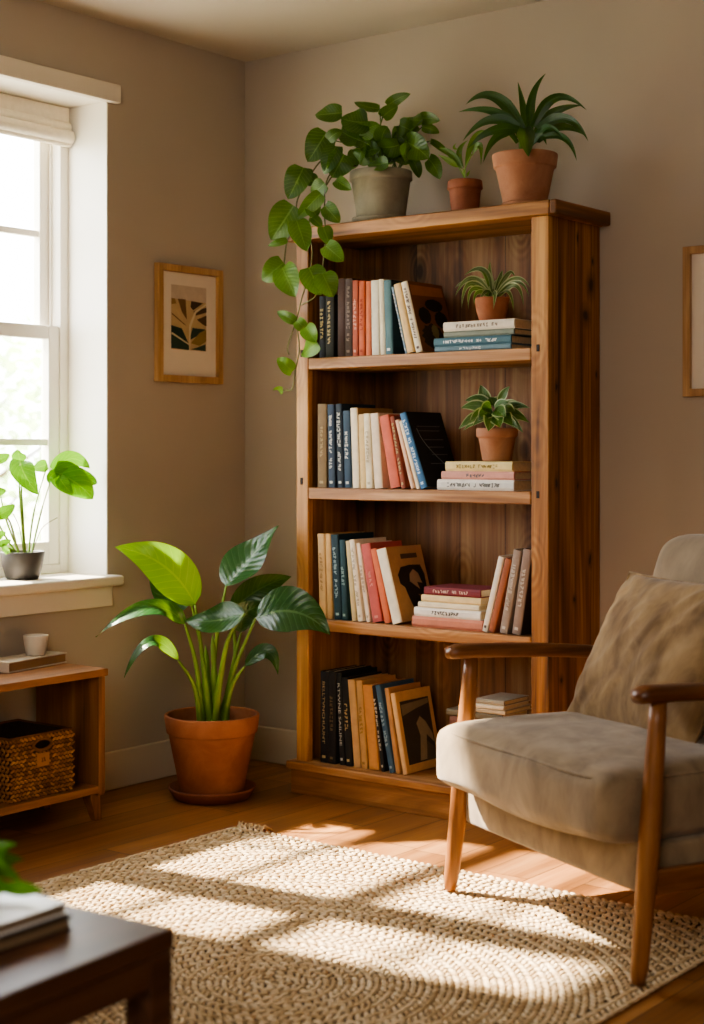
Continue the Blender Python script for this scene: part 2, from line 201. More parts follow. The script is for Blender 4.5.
DRA = [
((1.308, -0.22, 2.038), (1.287, -0.21, 2.116), (1.269, -0.21, 2.192), 0.028, (0.513, -0.857, 0.057)),
((1.32, -0.22, 2.043), (1.318, -0.21, 2.138), (1.353, -0.19, 2.208), 0.032, (0.617, -0.77, -0.161)),
((1.299, -0.23, 2.044), (1.213, -0.25, 2.148), (1.123, -0.27, 2.133), 0.042, (0.419, -0.902, -0.099)),
((1.293, -0.24, 2.037), (1.218, -0.27, 2.1), (1.109, -0.29, 2.109), 0.034, (0.515, -0.857, 0.024)),
((1.296, -0.25, 2.048), (1.219, -0.29, 2.07), (1.153, -0.33, 2.011), 0.036, (0.487, -0.871, 0.056)),
((1.306, -0.26, 2.037), (1.246, -0.32, 2.03), (1.182, -0.35, 1.98), 0.033, (0.585, -0.81, -0.04)),
((1.292, -0.25, 2.039), (1.249, -0.3, 2.013), (1.225, -0.33, 1.939), 0.033, (0.588, -0.8, -0.121)),
((1.331, -0.27, 2.037), (1.38, -0.34, 1.977), (1.397, -0.36, 1.932), 0.06, (0.49, -0.867, 0.09)),
((1.328, -0.22, 2.049), (1.393, -0.2, 2.129), (1.489, -0.19, 2.081), 0.036, (0.589, -0.795, -0.148)),
((1.329, -0.21, 2.047), (1.379, -0.17, 2.097), (1.451, -0.15, 2.107), 0.035, (0.487, -0.872, -0.049)),
((1.349, -0.23, 2.038), (1.456, -0.25, 2.05), (1.539, -0.27, 1.973), 0.038, (0.395, -0.918, -0.018)),
((1.345, -0.21, 2.035), (1.417, -0.19, 2.042), (1.479, -0.18, 2.01), 0.03, (0.456, -0.883, -0.113)),
((1.363, -0.24, 2.008), (1.466, -0.28, 1.989), (1.513, -0.29, 1.917), 0.027, (0.415, -0.905, 0.089)),
((1.348, -0.24, 2.003), (1.423, -0.29, 2.025), (1.494, -0.31, 1.962), 0.022, (0.442, -0.895, -0.059)),
((1.286, -0.24, 2.004), (1.262, -0.29, 2.046), (1.238, -0.29, 1.995), 0.023, (0.607, -0.795, -0.009)),
((1.317, -0.19, 2.028), (1.329, -0.17, 2.07), (1.346, -0.16, 2.083), 0.032, (0.609, -0.787, -0.095)),
((1.262, -0.19, 2.028), (1.234, -0.17, 2.083), (1.18, -0.16, 2.078), 0.033, (0.566, -0.824, 0.025)),
((1.35, -0.27, 1.985), (1.393, -0.29, 2.003), (1.421, -0.3, 1.972), 0.026, (0.502, -0.865, -0.014)),
((1.337, -0.21, 2.003), (1.345, -0.19, 2.032), (1.379, -0.19, 2.054), 0.027, (0.525, -0.843, -0.12))]
SMA = [
((1.1, -0.25, 1.943), (1.065, -0.26, 1.993), (1.026, -0.27, 2.014), 0.022, (0.425, -0.898, -0.112)),
((1.083, -0.25, 1.952), (1.064, -0.27, 1.972), (1.029, -0.28, 1.993), 0.018, (0.519, -0.823, -0.232)),
((1.104, -0.25, 1.949), (1.087, -0.25, 1.999), (1.12, -0.25, 2.031), 0.018, (0.544, -0.835, -0.079)),
((1.108, -0.25, 1.949), (1.155, -0.26, 2.037), (1.222, -0.27, 2.027), 0.023, (0.73, -0.654, -0.197)),
((1.132, -0.25, 1.98), (1.174, -0.27, 2.006), (1.184, -0.28, 1.943), 0.018, (0.502, -0.861, -0.079)),
((1.083, -0.25, 2.007), (1.068, -0.25, 2.015), (1.077, -0.25, 2.027), 0.008, (0.578, -0.778, -0.247)),
((1.114, -0.25, 1.921), (1.12, -0.25, 1.931), (1.127, -0.25, 1.94), 0.007, (0.479, -0.875, 0.071))]
SMST = [
[(1.106, -0.25, 1.918), (1.103, -0.25, 1.932), (1.1, -0.25, 1.946)],
[(1.106, -0.25, 1.918), (1.091, -0.25, 1.944), (1.075, -0.25, 1.97)],
[(1.108, -0.25, 1.917), (1.108, -0.25, 1.935), (1.109, -0.25, 1.952)],
[(1.105, -0.25, 1.918), (1.106, -0.25, 1.942), (1.132, -0.25, 1.987)]]
SPI = [
((1.177, -0.2, 1.569), (1.164, -0.2, 1.626), (1.166, -0.2, 1.668), 0.023, (0.703, -0.711, 0.013)),
((1.183, -0.2, 1.568), (1.201, -0.2, 1.618), (1.21, -0.2, 1.637), 0.02, (0.627, -0.778, -0.034)),
((1.167, -0.2, 1.567), (1.153, -0.22, 1.64), (1.097, -0.24, 1.626), 0.029, (0.735, -0.678, -0.025)),
((1.171, -0.21, 1.566), (1.123, -0.24, 1.615), (1.078, -0.26, 1.562), 0.027, (0.726, -0.649, 0.23)),
((1.177, -0.22, 1.562), (1.131, -0.26, 1.597), (1.116, -0.28, 1.524), 0.025, (0.516, -0.856, -0.025)),
((1.18, -0.22, 1.559), (1.149, -0.27, 1.58), (1.147, -0.29, 1.517), 0.022, (0.635, -0.77, 0.062)),
((1.155, -0.19, 1.571), (1.084, -0.19, 1.611), (1.031, -0.19, 1.597), 0.023, (0.479, -0.839, 0.258)),
((1.183, -0.22, 1.556), (1.167, -0.27, 1.569), (1.167, -0.29, 1.529), 0.02, (0.768, -0.634, 0.093)),
((1.186, -0.22, 1.559), (1.227, -0.27, 1.56), (1.234, -0.29, 1.512), 0.021, (0.407, -0.896, 0.177)),
((1.186, -0.2, 1.568), (1.224, -0.19, 1.628), (1.239, -0.18, 1.615), 0.021, (0.724, -0.689, -0.027)),
((1.189, -0.2, 1.565), (1.248, -0.19, 1.611), (1.299, -0.19, 1.582), 0.022, (0.418, -0.899, 0.131)),
((1.198, -0.21, 1.561), (1.273, -0.22, 1.596), (1.32, -0.23, 1.55), 0.021, (0.581, -0.76, 0.292)),
((1.198, -0.21, 1.559), (1.273, -0.23, 1.585), (1.307, -0.24, 1.521), 0.024, (0.738, -0.673, 0.046)),
((1.207, -0.22, 1.558), (1.262, -0.25, 1.564), (1.285, -0.26, 1.507), 0.02, (0.689, -0.591, 0.42)),
((1.183, -0.22, 1.562), (1.185, -0.26, 1.568), (1.174, -0.28, 1.524), 0.02, (0.263, -0.961, 0.085)),
((1.164, -0.18, 1.571), (1.194, -0.16, 1.602), (1.205, -0.15, 1.581), 0.023, (0.522, -0.853, -0.009)),
((1.161, -0.18, 1.571), (1.114, -0.17, 1.616), (1.071, -0.16, 1.612), 0.023, (0.612, -0.748, 0.257)),
((1.176, -0.19, 1.575), (1.176, -0.18, 1.606), (1.218, -0.18, 1.621), 0.019, (0.53, -0.8, 0.283))]
VAR = [
((1.155, -0.2, 1.229), (1.143, -0.2, 1.265), (1.131, -0.2, 1.297), 0.043, (0.305, -0.947, 0.104)),
((1.195, -0.2, 1.238), (1.214, -0.2, 1.268), (1.234, -0.2, 1.29), 0.028, (0.38, -0.885, 0.268)),
((1.164, -0.2, 1.234), (1.129, -0.214, 1.251), (1.089, -0.22, 1.25), 0.04, (0.398, -0.857, 0.327)),
((1.165, -0.21, 1.223), (1.13, -0.231, 1.234), (1.086, -0.24, 1.226), 0.036, (0.391, -0.917, 0.078)),
((1.165, -0.22, 1.208), (1.138, -0.255, 1.195), (1.097, -0.27, 1.162), 0.034, (0.582, -0.736, 0.347)),
((1.178, -0.23, 1.212), (1.167, -0.265, 1.203), (1.144, -0.28, 1.181), 0.042, (0.535, -0.822, 0.196)),
((1.196, -0.24, 1.217), (1.199, -0.282, 1.206), (1.187, -0.3, 1.186), 0.048, (0.515, -0.767, 0.383)),
((1.202, -0.24, 1.212), (1.225, -0.289, 1.185), (1.229, -0.31, 1.155), 0.05, (0.464, -0.82, 0.336)),
((1.208, -0.24, 1.207), (1.244, -0.282, 1.187), (1.264, -0.3, 1.165), 0.047, (0.335, -0.845, 0.417)),
((1.208, -0.23, 1.212), (1.258, -0.265, 1.196), (1.295, -0.28, 1.17), 0.049, (0.536, -0.765, 0.356)),
((1.204, -0.22, 1.217), (1.253, -0.248, 1.22), (1.292, -0.26, 1.21), 0.045, (0.436, -0.717, 0.544)),
((1.195, -0.2, 1.223), (1.241, -0.207, 1.236), (1.284, -0.21, 1.231), 0.033, (0.718, -0.621, 0.315)),
((1.195, -0.2, 1.218), (1.254, -0.207, 1.232), (1.309, -0.21, 1.224), 0.029, (0.397, -0.897, 0.196)),
((1.201, -0.21, 1.212), (1.268, -0.231, 1.207), (1.326, -0.24, 1.18), 0.037, (0.387, -0.911, 0.145)),
((1.207, -0.22, 1.207), (1.268, -0.248, 1.187), (1.318, -0.26, 1.151), 0.034, (0.459, -0.86, 0.223)),
((1.19, -0.23, 1.207), (1.184, -0.272, 1.196), (1.162, -0.29, 1.171), 0.031, (0.506, -0.747, 0.431)),
((1.177, -0.2, 1.234), (1.171, -0.2, 1.248), (1.164, -0.2, 1.259), 0.042, (0.555, -0.729, 0.401)),
((1.17, -0.19, 1.229), (1.181, -0.183, 1.247), (1.194, -0.18, 1.259), 0.039, (0.265, -0.839, 0.476)),
((1.164, -0.2, 1.224), (1.141, -0.207, 1.245), (1.116, -0.21, 1.255), 0.042, (0.206, -0.884, 0.42)),
((1.208, -0.23, 1.202), (1.268, -0.265, 1.19), (1.316, -0.28, 1.162), 0.03, (0.268, -0.868, 0.419)),
((1.168, -0.22, 1.192), (1.147, -0.255, 1.183), (1.113, -0.27, 1.157), 0.021, (0.312, -0.807, 0.5)),
((1.189, -0.21, 1.223), (1.222, -0.224, 1.237), (1.25, -0.23, 1.242), 0.034, (0.412, -0.876, 0.25)),
((1.19, -0.23, 1.228), (1.194, -0.265, 1.223), (1.186, -0.28, 1.211), 0.045, (0.576, -0.815, 0.065)),
((1.208, -0.24, 1.222), (1.253, -0.282, 1.211), (1.282, -0.3, 1.195), 0.047, (0.546, -0.836, 0.045))]
CUT = [
((1.871, -2.666, 0.457), (1.887, -2.654, 0.508), (1.913, -2.634, 0.52), 0.033, (0.593, -0.453, 0.666)),
((1.887, -2.679, 0.455), (1.915, -2.671, 0.49), (1.957, -2.663, 0.478), 0.029, (0.631, -0.446, 0.634)),
((1.869, -2.668, 0.457), (1.863, -2.647, 0.503), (1.856, -2.627, 0.525), 0.033, (0.573, -0.562, 0.597)),
((1.887, -2.679, 0.452), (1.929, -2.684, 0.471), (1.958, -2.675, 0.458), 0.026, (0.471, -0.58, 0.665)),
((1.853, -2.655, 0.444), (1.85, -2.607, 0.481), (1.843, -2.562, 0.47), 0.027, (0.599, -0.484, 0.638)),
((1.931, -2.683, 0.442), (1.967, -2.668, 0.459), (1.997, -2.657, 0.433), 0.023, (0.651, -0.492, 0.578)),
((1.903, -2.692, 0.475), (1.933, -2.695, 0.506), (1.964, -2.695, 0.506), 0.029, (0.566, -0.641, 0.519))]
CUTST = [
[(1.885, -2.681, 0.451), (1.928, -2.672, 0.439), (1.953, -2.628, 0.433), (1.924, -2.549, 0.441)]]

# ------------------------------------------------------------------ helpers
def srgb(h):
    if isinstance(h, str):
        h = [int(h[i:i+2], 16) / 255 for i in (0, 2, 4)]
    return tuple(c / 12.92 if c <= .04045 else ((c + .055) / 1.055) ** 2.4 for c in h) + (1,)

class MB:
    """collects geometry for ONE mesh"""
    def __init__(s): s.v = []; s.f = []; s.uv = {}; s.t = {}; s.m = []; s.cm = 0
    def add(s, vs, fs, uvs=None, tint=None):
        o = len(s.v); s.v += [tuple(p) for p in vs]
        s.f += [tuple(i + o for i in f) for f in fs]; s.m += [s.cm] * len(fs)
        if uvs:
            for i, u in enumerate(uvs): s.uv[o + i] = u
        if tint is not None:
            for i in range(len(vs)): s.t[o + i] = tint
    def box(s, a, b):
        x0, y0, z0 = a; x1, y1, z1 = b
        s.add([(x0,y0,z0),(x1,y0,z0),(x1,y1,z0),(x0,y1,z0),(x0,y0,z1),(x1,y0,z1),(x1,y1,z1),(x0,y1,z1)],
              [(0,3,2,1),(4,5,6,7),(0,1,5,4),(1,2,6,5),(2,3,7,6),(3,0,4,7)])
    def hexa(s, bot, top):
        s.add(list(bot) + list(top), [(0,3,2,1),(4,5,6,7),(0,1,5,4),(1,2,6,5),(2,3,7,6),(3,0,4,7)])
    def quad(s, p): s.add(p, [tuple(range(len(p)))])
    def tube(s, pts, rad, n=8, cap=True, tint=None):
        pts = [Vector(p) for p in pts]
        if not isinstance(rad, (list, tuple)): rad = [rad] * len(pts)
        vs = []; fs = []; ref = Vector((.37, .21, .9)).normalized(); U = None
        for i, p in enumerate(pts):
            t = (pts[min(i+1, len(pts)-1)] - pts[max(i-1, 0)]).normalized()
            if U is None:
                U = t.cross(ref)
                if U.length < .1: U = t.cross(Vector((1, 0, 0)))
            U = (U - t * U.dot(t)).normalized(); W = t.cross(U)
            for k in range(n):
                a = 2 * PI * k / n
                vs.append(p + (U * math.cos(a) + W * math.sin(a)) * rad[i])
        for i in range(len(pts) - 1):
            for k in range(n):
                fs.append((i*n+k, i*n+(k+1)%n, (i+1)*n+(k+1)%n, (i+1)*n+k))
        if cap:
            fs.append(tuple(range(n))[::-1]); fs.append(tuple((len(pts)-1)*n + k for k in range(n)))
        s.add(vs, fs, tint=tint)
    def lathe(s, prof, n=40, c=(0, 0, 0)):
        vs = []; fs = []
        for r, z in prof:
            for k in range(n):
                a = 2 * PI * k / n; vs.append((c[0] + r*math.cos(a), c[1] + r*math.sin(a), c[2] + z))
        for i in range(len(prof) - 1):
            for k in range(n): fs.append((i*n+k, i*n+(k+1)%n, (i+1)*n+(k+1)%n, (i+1)*n+k))
        s.add(vs, fs)
    def grid(s, fn, nu, nv, closed=False):
        vs = []; fs = []; uv = []
        for i in range(nu + 1):
            for j in range(nv + 1):
                vs.append(fn(i/nu, j/nv)); uv.append((i/nu, j/nv))
        for i in range(nu):
            for j in range(nv): fs.append((i*(nv+1)+j, (i+1)*(nv+1)+j, (i+1)*(nv+1)+j+1, i*(nv+1)+j+1))
        s.add(vs, fs, uv)
    def rbox(s, half, r, n=10, c=(0,0,0), crown=(0,0,0), fn=None):
        """soft block: rounded edges and bulging faces"""
        bm = bmesh.new(); bmesh.ops.create_cube(bm, size=2.0)
        bmesh.ops.subdivide_edges(bm, edges=bm.edges[:], cuts=n, use_grid_fill=True)
        vs = []
        for v in bm.verts:
            p = Vector(v.co)
            # cluster loops near the edges
            p = Vector([math.copysign(abs(q) ** .75, q) for q in p])
            q = Vector([max(-half[i]+r, min(half[i]-r, p[i]*half[i])) for i in range(3)])
            dv = Vector([p[i]*half[i] for i in range(3)]) - q
            if dv.length > 1e-9: q = q + dv.normalized() * r
            e = [1 - abs(p[i]) ** 2.2 for i in range(3)]
            q.x += math.copysign(crown[0]*e[1]*e[2], q.x) if abs(p.x) > .3 else 0
            q.y += math.copysign(crown[1]*e[0]*e[2], q.y) if abs(p.y) > .3 else 0
            q.z += math.copysign(crown[2]*e[0]*e[1], q.z) if abs(p.z) > .3 else 0
            q = q + Vector(c)
            if fn: q = fn(q)
            vs.append(q)
        s.add(vs, [tuple(v.index for v in f.verts) for f in bm.faces]); bm.free()
    def leaf(s, b, m, t, n, w, shape='ovate', fold=.25, wave=.0, nu=12, tint=None, cup=0.0):
        b, m, t, n = Vector(b), Vector(m), Vector(t), Vector(n)
        # the point m lies ON the midrib
        c = m * 2 - (b + t) * .5
        vs = []; uv = []; fs = []; nv = 6; ph = random.uniform(0, 6)
        for i in range(nu + 1):
            u = i / nu
            p = b*(1-u)**2 + c*2*u*(1-u) + t*u*u
            T = ((c-b)*(1-u) + (t-c)*u)
            if T.length < 1e-6: T = t - b
            T.normalize(); S = T.cross(n)
            if S.length < .05: S = T.cross(Vector((0,0,1)))
            S.normalize(); N = S.cross(T)
            if shape == 'ovate': h = math.sin(PI * u ** .72) ** .85 * (1 - .25*u**5)
            elif shape == 'heart': h = max(0, math.sin(PI * min(1, (u*.9+.1)) ** .72)) ** .68
            elif shape == 'strap': h = min(1, .5 + u*1.8) * (1 - u ** 1.7) ** .95
            elif shape == 'lance': h = math.sin(PI * u ** .8) ** 1.1
            else: h = max(0, math.sin(PI * min(1, u*.95+.05) ** .6)) ** .7
            for j in range(nv + 1):
                v = -1 + 2*j/nv; hw = w*.5*h
                if shape == 'split' and abs(v) > .3:
                    for u0, side, dep in ((.40, -1, .75), (.63, -1, .4), (.52, 1, .4), (.74, 1, .3)):
                        if v*side > 0: hw *= 1 - dep*math.exp(-((u-u0)/.028)**2)
                off = fold*abs(v)*hw + wave*w*math.sin(u*9 + ph + (2 if v > 0 else 0))*v*v - cup*w*v*v
                vs.append(p + S*v*hw + N*off); uv.append((u, v*.5+.5))
        for i in range(nu):
            for j in range(nv): fs.append((i*(nv+1)+j, (i+1)*(nv+1)+j, (i+1)*(nv+1)+j+1, i*(nv+1)+j+1))
        s.add(vs, fs, uv, random.random() if tint is None else tint)
    def build(s, name, mat, parent=None, loc=None, smooth=False, bevel=0, subsurf=0, solid=0, seg=2, rot=None):
        me = bpy.data.meshes.new(name)
        me.from_pydata(s.v, [], s.f); me.update()
        for m_ in (mat if isinstance(mat, (list, tuple)) else [mat]): me.materials.append(m_)
        if s.cm or any(s.m): me.polygons.foreach_set('material_index', s.m)
        if s.uv:
            L = me.uv_layers.new(name='UVMap')
            for l in me.loops: L.data[l.index].uv = s.uv.get(l.vertex_index, (0, 0))
        if s.t:
            at = me.attributes.new('tint', 'FLOAT', 'POINT')
            at.data.foreach_set('value', [s.t.get(i, .5) for i in range(len(s.v))])
        o = bpy.data.objects.new(name, me); COL.objects.link(o)
        if parent: o.parent = parent
        if loc: o.location = loc
        if rot: o.rotation_euler = rot
        if smooth or bevel:
            me.polygons.foreach_set('use_smooth', [True]*len(me.polygons))
        if solid:
            m = o.modifiers.new('solid', 'SOLIDIFY'); m.thickness = solid; m.offset = 0
        if bevel:
            m = o.modifiers.new('bevel', 'BEVEL'); m.width = bevel; m.segments = seg
            m.limit_method = 'ANGLE'; m.angle_limit = .7; m.harden_normals = True
        if subsurf:
            m = o.modifiers.new('sub', 'SUBSURF'); m.levels = subsurf; m.render_levels = subsurf
        return o

def tag(o, label, cat, group=None, kind=None):
    o['label'] = label; o['category'] = cat
    if group: o['group'] = group
    if kind: o['kind'] = kind
    return o
def thing(name, label, cat, loc=(0,0,0), rz=0, group=None):
    o = bpy.data.objects.new(name, None); COL.objects.link(o)
    o.location = loc; o.rotation_euler = (0, 0, rz); o.empty_display_size = .1
    return tag(o, label, cat, group)
def struct(o, label=None):
    o['kind'] = 'structure'
    if label: o['label'] = label
    return o
def bx(name, a, b, mat, parent=None, bevel=.003, loc=None):
    m = MB(); m.box(a, b); return m.build(name, mat, parent, loc, bevel=bevel)

# ------------------------------------------------------------------ materials
class NT:
    def __init__(s, name):
        s.mat = bpy.data.materials.new(name); s.mat.use_nodes = True
        s.t = s.mat.node_tree; s.n = s.t.nodes; s.l = s.t.links
        s.n.clear(); s.out = s.n.new('ShaderNodeOutputMaterial')
        s.b = s.n.new('ShaderNodeBsdfPrincipled'); s.l.new(s.b.outputs[0], s.out.inputs[0])
    def node(s, ty, **kw):
        n = s.n.new('ShaderNode' + ty)
        for k, v in kw.items(): setattr(n, k, v)
        return n
    def put(s, sock, v):
        if hasattr(v, 'is_linked') or isinstance(v, bpy.types.NodeSocket): s.l.new(v, sock)
        else: sock.default_value = v
    def math(s, op, a, b=0.0, c=None, clamp=False):
        n = s.node('Math', operation=op, use_clamp=clamp); s.put(n.inputs[0], a); s.put(n.inputs[1], b)
        if c is not None: s.put(n.inputs[2], c)
        return n.outputs[0]
    def vmath(s, op, a, b):
        n = s.node('VectorMath', operation=op); s.put(n.inputs[0], a); s.put(n.inputs[1], b); return n.outputs[0]
    def noise(s, vec, scale, detail=3, rough=.5, dist=0):
        n = s.node('TexNoise'); s.put(n.inputs['Vector'], vec); n.inputs['Scale'].default_value = scale
        n.inputs['Detail'].default_value = detail; n.inputs['Roughness'].default_value = rough; n.inputs['Distortion'].default_value = dist
        return n.outputs[0]
    def ramp(s, fac, stops, interp='LINEAR'):
        n = s.node('ValToRGB'); n.color_ramp.interpolation = interp; s.put(n.inputs[0], fac)
        e = n.color_ramp.elements
        while len(e) < len(stops): e.new(.5)
        for i, (p, c) in enumerate(stops): e[i].position = p; e[i].color = c
        return n.outputs[0]
    def mix(s, fac, a, b, mode='MIX'):
        n = s.node('Mix', data_type='RGBA', blend_type=mode); s.put(n.inputs[0], fac); s.put(n.inputs[6], a); s.put(n.inputs[7], b)
        return n.outputs[2]
    def obj(s, rand=0):
        tc = s.node('TexCoord').outputs['Object']
        if rand:
            r = s.node('ObjectInfo').outputs['Random']
            tc = s.vmath('ADD', tc, s.math('MULTIPLY', r, rand))
        return tc
    def mapping(s, vec, scale=(1,1,1), rot=(0,0,0)):
        n = s.node('Mapping'); s.put(n.inputs[0], vec); n.inputs['Scale'].default_value = scale; n.inputs['Rotation'].default_value = rot
        return n.outputs[0]
    def bump(s, h, strength=.3, dist=.01):
        n = s.node('Bump'); s.put(n.inputs['Height'], h); n.inputs['Strength'].default_value = strength; n.inputs['Distance'].default_value = dist
        s.l.new(n.outputs[0], s.b.inputs['Normal'])
    def set(s, **kw):
        for k, v in kw.items(): s.put(s.b.inputs[k.replace('_', ' ')], v)
        return s.mat

def nz_col(t):
    n = t.node('TexNoise'); t.put(n.inputs['Vector'], t.obj()); n.inputs['Scale'].default_value = 22; n.inputs['Detail'].default_value = 3
    return n.outputs['Color']

def wood(name, dark, mid, light, axis=2, fine=1.0, plank=None, knots=0.0, rough=.45, bump=.15, rand=23.0, flat=None, spots=()):
    t = NT(name); v = t.obj(rand)
    sc = [9.0*fine]*3; sc[axis] = .9*fine
    st = [70.0*fine]*3; st[axis] = 1.6*fine
    vv = t.mapping(v, sc)
    if plank:
        ax, wd, off = plank
        sep = t.node('SeparateXYZ'); t.put(sep.inputs[0], t.obj())
        q = t.math('ADD', t.math('DIVIDE', sep.outputs[ax], wd), off)
        fl = t.math('FLOOR', q); fr = t.math('FRACT', q)
        wn = t.node('TexWhiteNoise', noise_dimensions='1D'); t.put(wn.inputs['W'], fl)
        vv = t.vmath('ADD', vv, t.vmath('MULTIPLY', wn.outputs['Color'], (30, 30, 30)))
    n1 = t.noise(vv, 1.0, 6, .55, 1.3)
    n2 = t.noise(t.mapping(v, st), 1.0, 3, .6)
    f = t.math('ADD', t.math('MULTIPLY', n1, .72), t.math('MULTIPLY', n2, .3))
    if knots:
        ks = [6.5]*3; ks[axis] = 3.4
        if flat is not None: ks[flat] = 0.0
        vo = t.node('TexVoronoi'); t.put(vo.inputs['Vector'], t.vmath('ADD', t.mapping(v, ks), t.vmath('MULTIPLY', t.node('TexNoise').outputs['Color'], (.0, .0, .0))))
        vo.inputs['Scale'].default_value = 1.0
        rings = t.math('MULTIPLY', t.math('SINE', t.math('MULTIPLY', vo.outputs['Distance'], 70)), t.math('SUBTRACT', .07, t.math('MULTIPLY', vo.outputs['Distance'], .16), clamp=True))
        f = t.math('ADD', f, rings)
    c = t.ramp(f, [(.34, srgb(dark)), (.51, srgb(mid)), (.66, srgb(light))])
    if plank:
        tone = t.math('ADD', .86, t.math('MULTIPLY', wn.outputs['Value'], .26))
        c = t.mix(1.0, c, t.node('CombineColor').outputs[0], 'MULTIPLY') if False else t.mix(1.0, c, tone, 'MULTIPLY')
        e = t.math('LESS_THAN', t.math('ABSOLUTE', t.math('SUBTRACT', fr, .5)), .5 - .0016/wd)
        c = t.mix(t.math('ADD', .35, t.math('MULTIPLY', e, .65)), srgb('150b06'), c)
    if knots:
        kd = t.ramp(vo.outputs['Distance'], [(.0, (1,1,1,1)), (.085*knots, (.9,.9,.9,1)), (.2*knots, (0,0,0,1))])
        gate = t.math('GREATER_THAN', t.noise(t.mapping(v, ks), 1.1, 1), .5)
        c = t.mix(t.math('MULTIPLY', kd, t.math('MULTIPLY', gate, .9)), c, srgb('1c0e07'))
    if spots:
        # knots: dark heart in a smoky halo
        sp = t.node('SeparateXYZ'); t.put(sp.inputs[0], t.vmath('ADD', t.obj(), t.vmath('MULTIPLY', t.vmath('SUBTRACT', nz_col(t), (.5, .5, .5)), (.02, .02, .03))))
        best = None
        for c0, c1, r0, r1 in spots:
            a = t.math('DIVIDE', t.math('SUBTRACT', sp.outputs[1], c0), r0); b_ = t.math('DIVIDE', t.math('SUBTRACT', sp.outputs[2], c1), r1)
            d = t.math('SQRT', t.math('ADD', t.math('MULTIPLY', a, a), t.math('MULTIPLY', b_, b_)))
            best = d if best is None else t.math('MINIMUM', best, d)
        kd = t.ramp(t.math('MULTIPLY', best, .5), [(.0, (1, 1, 1, 1)), (.22, (.95, .95, .95, 1)), (.42, (.45, .45, .45, 1)), (.95, (0, 0, 0, 1))])
        c = t.mix(t.math('MULTIPLY', kd, .92), c, srgb('170b05'))
    t.bump(f, bump, .004)
    return t.set(Base_Color=c, Roughness=rough)

def plain(name, col, rough=.6, var=.12, scale=18, bump=0.0, sheen=0, spec=.5, rand=5.0, bscale=None):
    t = NT(name); v = t.obj(rand); n = t.noise(v, scale, 4, .55)
    c0 = srgb(col); k = lambda f: tuple(min(1, q*f) for q in c0[:3]) + (1,)
    c = t.ramp(n, [(.25, k(1-var)), (.75, k(1+var))])
    if bump: t.bump(t.noise(v, bscale or scale*4, 3), bump, .004)
    t.set(Base_Color=c, Roughness=rough, Specular_IOR_Level=spec)
    if sheen: t.set(Sheen_Weight=sheen, Sheen_Roughness=.4)
    return t.mat

def leafmat(name, dark, light, vein, edge=None, trans=.35, rough=.35, nv=9, gloss=.5, tc='a4d428', tm=.75):
    t = NT(name)
    uv = t.node('UVMap', uv_map='UVMap').outputs[0]
    sep = t.node('SeparateXYZ'); t.put(sep.inputs[0], uv); u, v = sep.outputs[0], sep.outputs[1]
    av = t.math('MULTIPLY', t.math('ABSOLUTE', t.math('SUBTRACT', v, .5)), 2.0)
    ti = t.node('Attribute', attribute_name='tint').outputs['Fac']
    n = t.noise(t.obj(9), 30, 3)
    f = t.math('ADD', t.math('MULTIPLY', ti, .8), t.math('MULTIPLY', t.math('SUBTRACT', n, .5), .5))
    c = t.mix(t.math('ADD', f, 0, clamp=True), srgb(dark), srgb(light))
    ph = t.math('SUBTRACT', t.math('MULTIPLY', u, nv), t.math('MULTIPLY', av, 2.2))
    w = t.math('ABSOLUTE', t.math('SUBTRACT', t.math('FRACT', ph), .5))
    vn = t.math('MULTIPLY', t.math('GREATER_THAN', w, .45), .4)
    mid = t.math('LESS_THAN', av, .05)
    c = t.mix(t.math('MAXIMUM', vn, t.math('MULTIPLY', mid, .5)), c, srgb(vein))
    if edge: c = t.mix(t.math('MULTIPLY', t.math('GREATER_THAN', t.math('ADD', av, t.math('MULTIPLY', n, .3)), edge[1]), .9), c, srgb(edge[0]))
    t.bump(t.math('ADD', t.math('MULTIPLY', w, .8), t.math('MULTIPLY', t.math('GREATER_THAN', av, .06), .4)), .35, .004)
    t.set(Base_Color=c, Roughness=rough, Specular_IOR_Level=gloss)
    tr = t.node('BsdfTranslucent'); t.put(tr.inputs[0], t.mix(tm, c, srgb(tc)))
    mx = t.node('MixShader'); mx.inputs[0].default_value = trans
    t.l.new(t.b.outputs[0], mx.inputs[1]); t.l.new(tr.outputs[0], mx.inputs[2]); t.l.new(mx.outputs[0], t.out.inputs[0])
    return t.mat

def fabric(name, col, col2, wr=.5, wscale=7, sheen=.5):
    t = NT(name); v = t.obj()
    n = t.noise(t.mapping(v, (1, 1, .5), (.4, .3, .5)), 13, 4, .6, .5); n2 = t.noise(v, 420, 2, .6)
    c = t.ramp(n, [(.3, srgb(col)), (.7, srgb(col2))])
    h = t.math('ADD', t.math('MULTIPLY', t.noise(t.mapping(v, (1, .45, .8), (.3, .5, .6)), wscale, 2, .45, .6), 1.0), t.math('MULTIPLY', n2, .02))
    t.bump(h, wr, .03)
    return t.set(Base_Color=c, Roughness=.85, Sheen_Weight=sheen, Sheen_Roughness=.45, Specular_IOR_Level=.2)

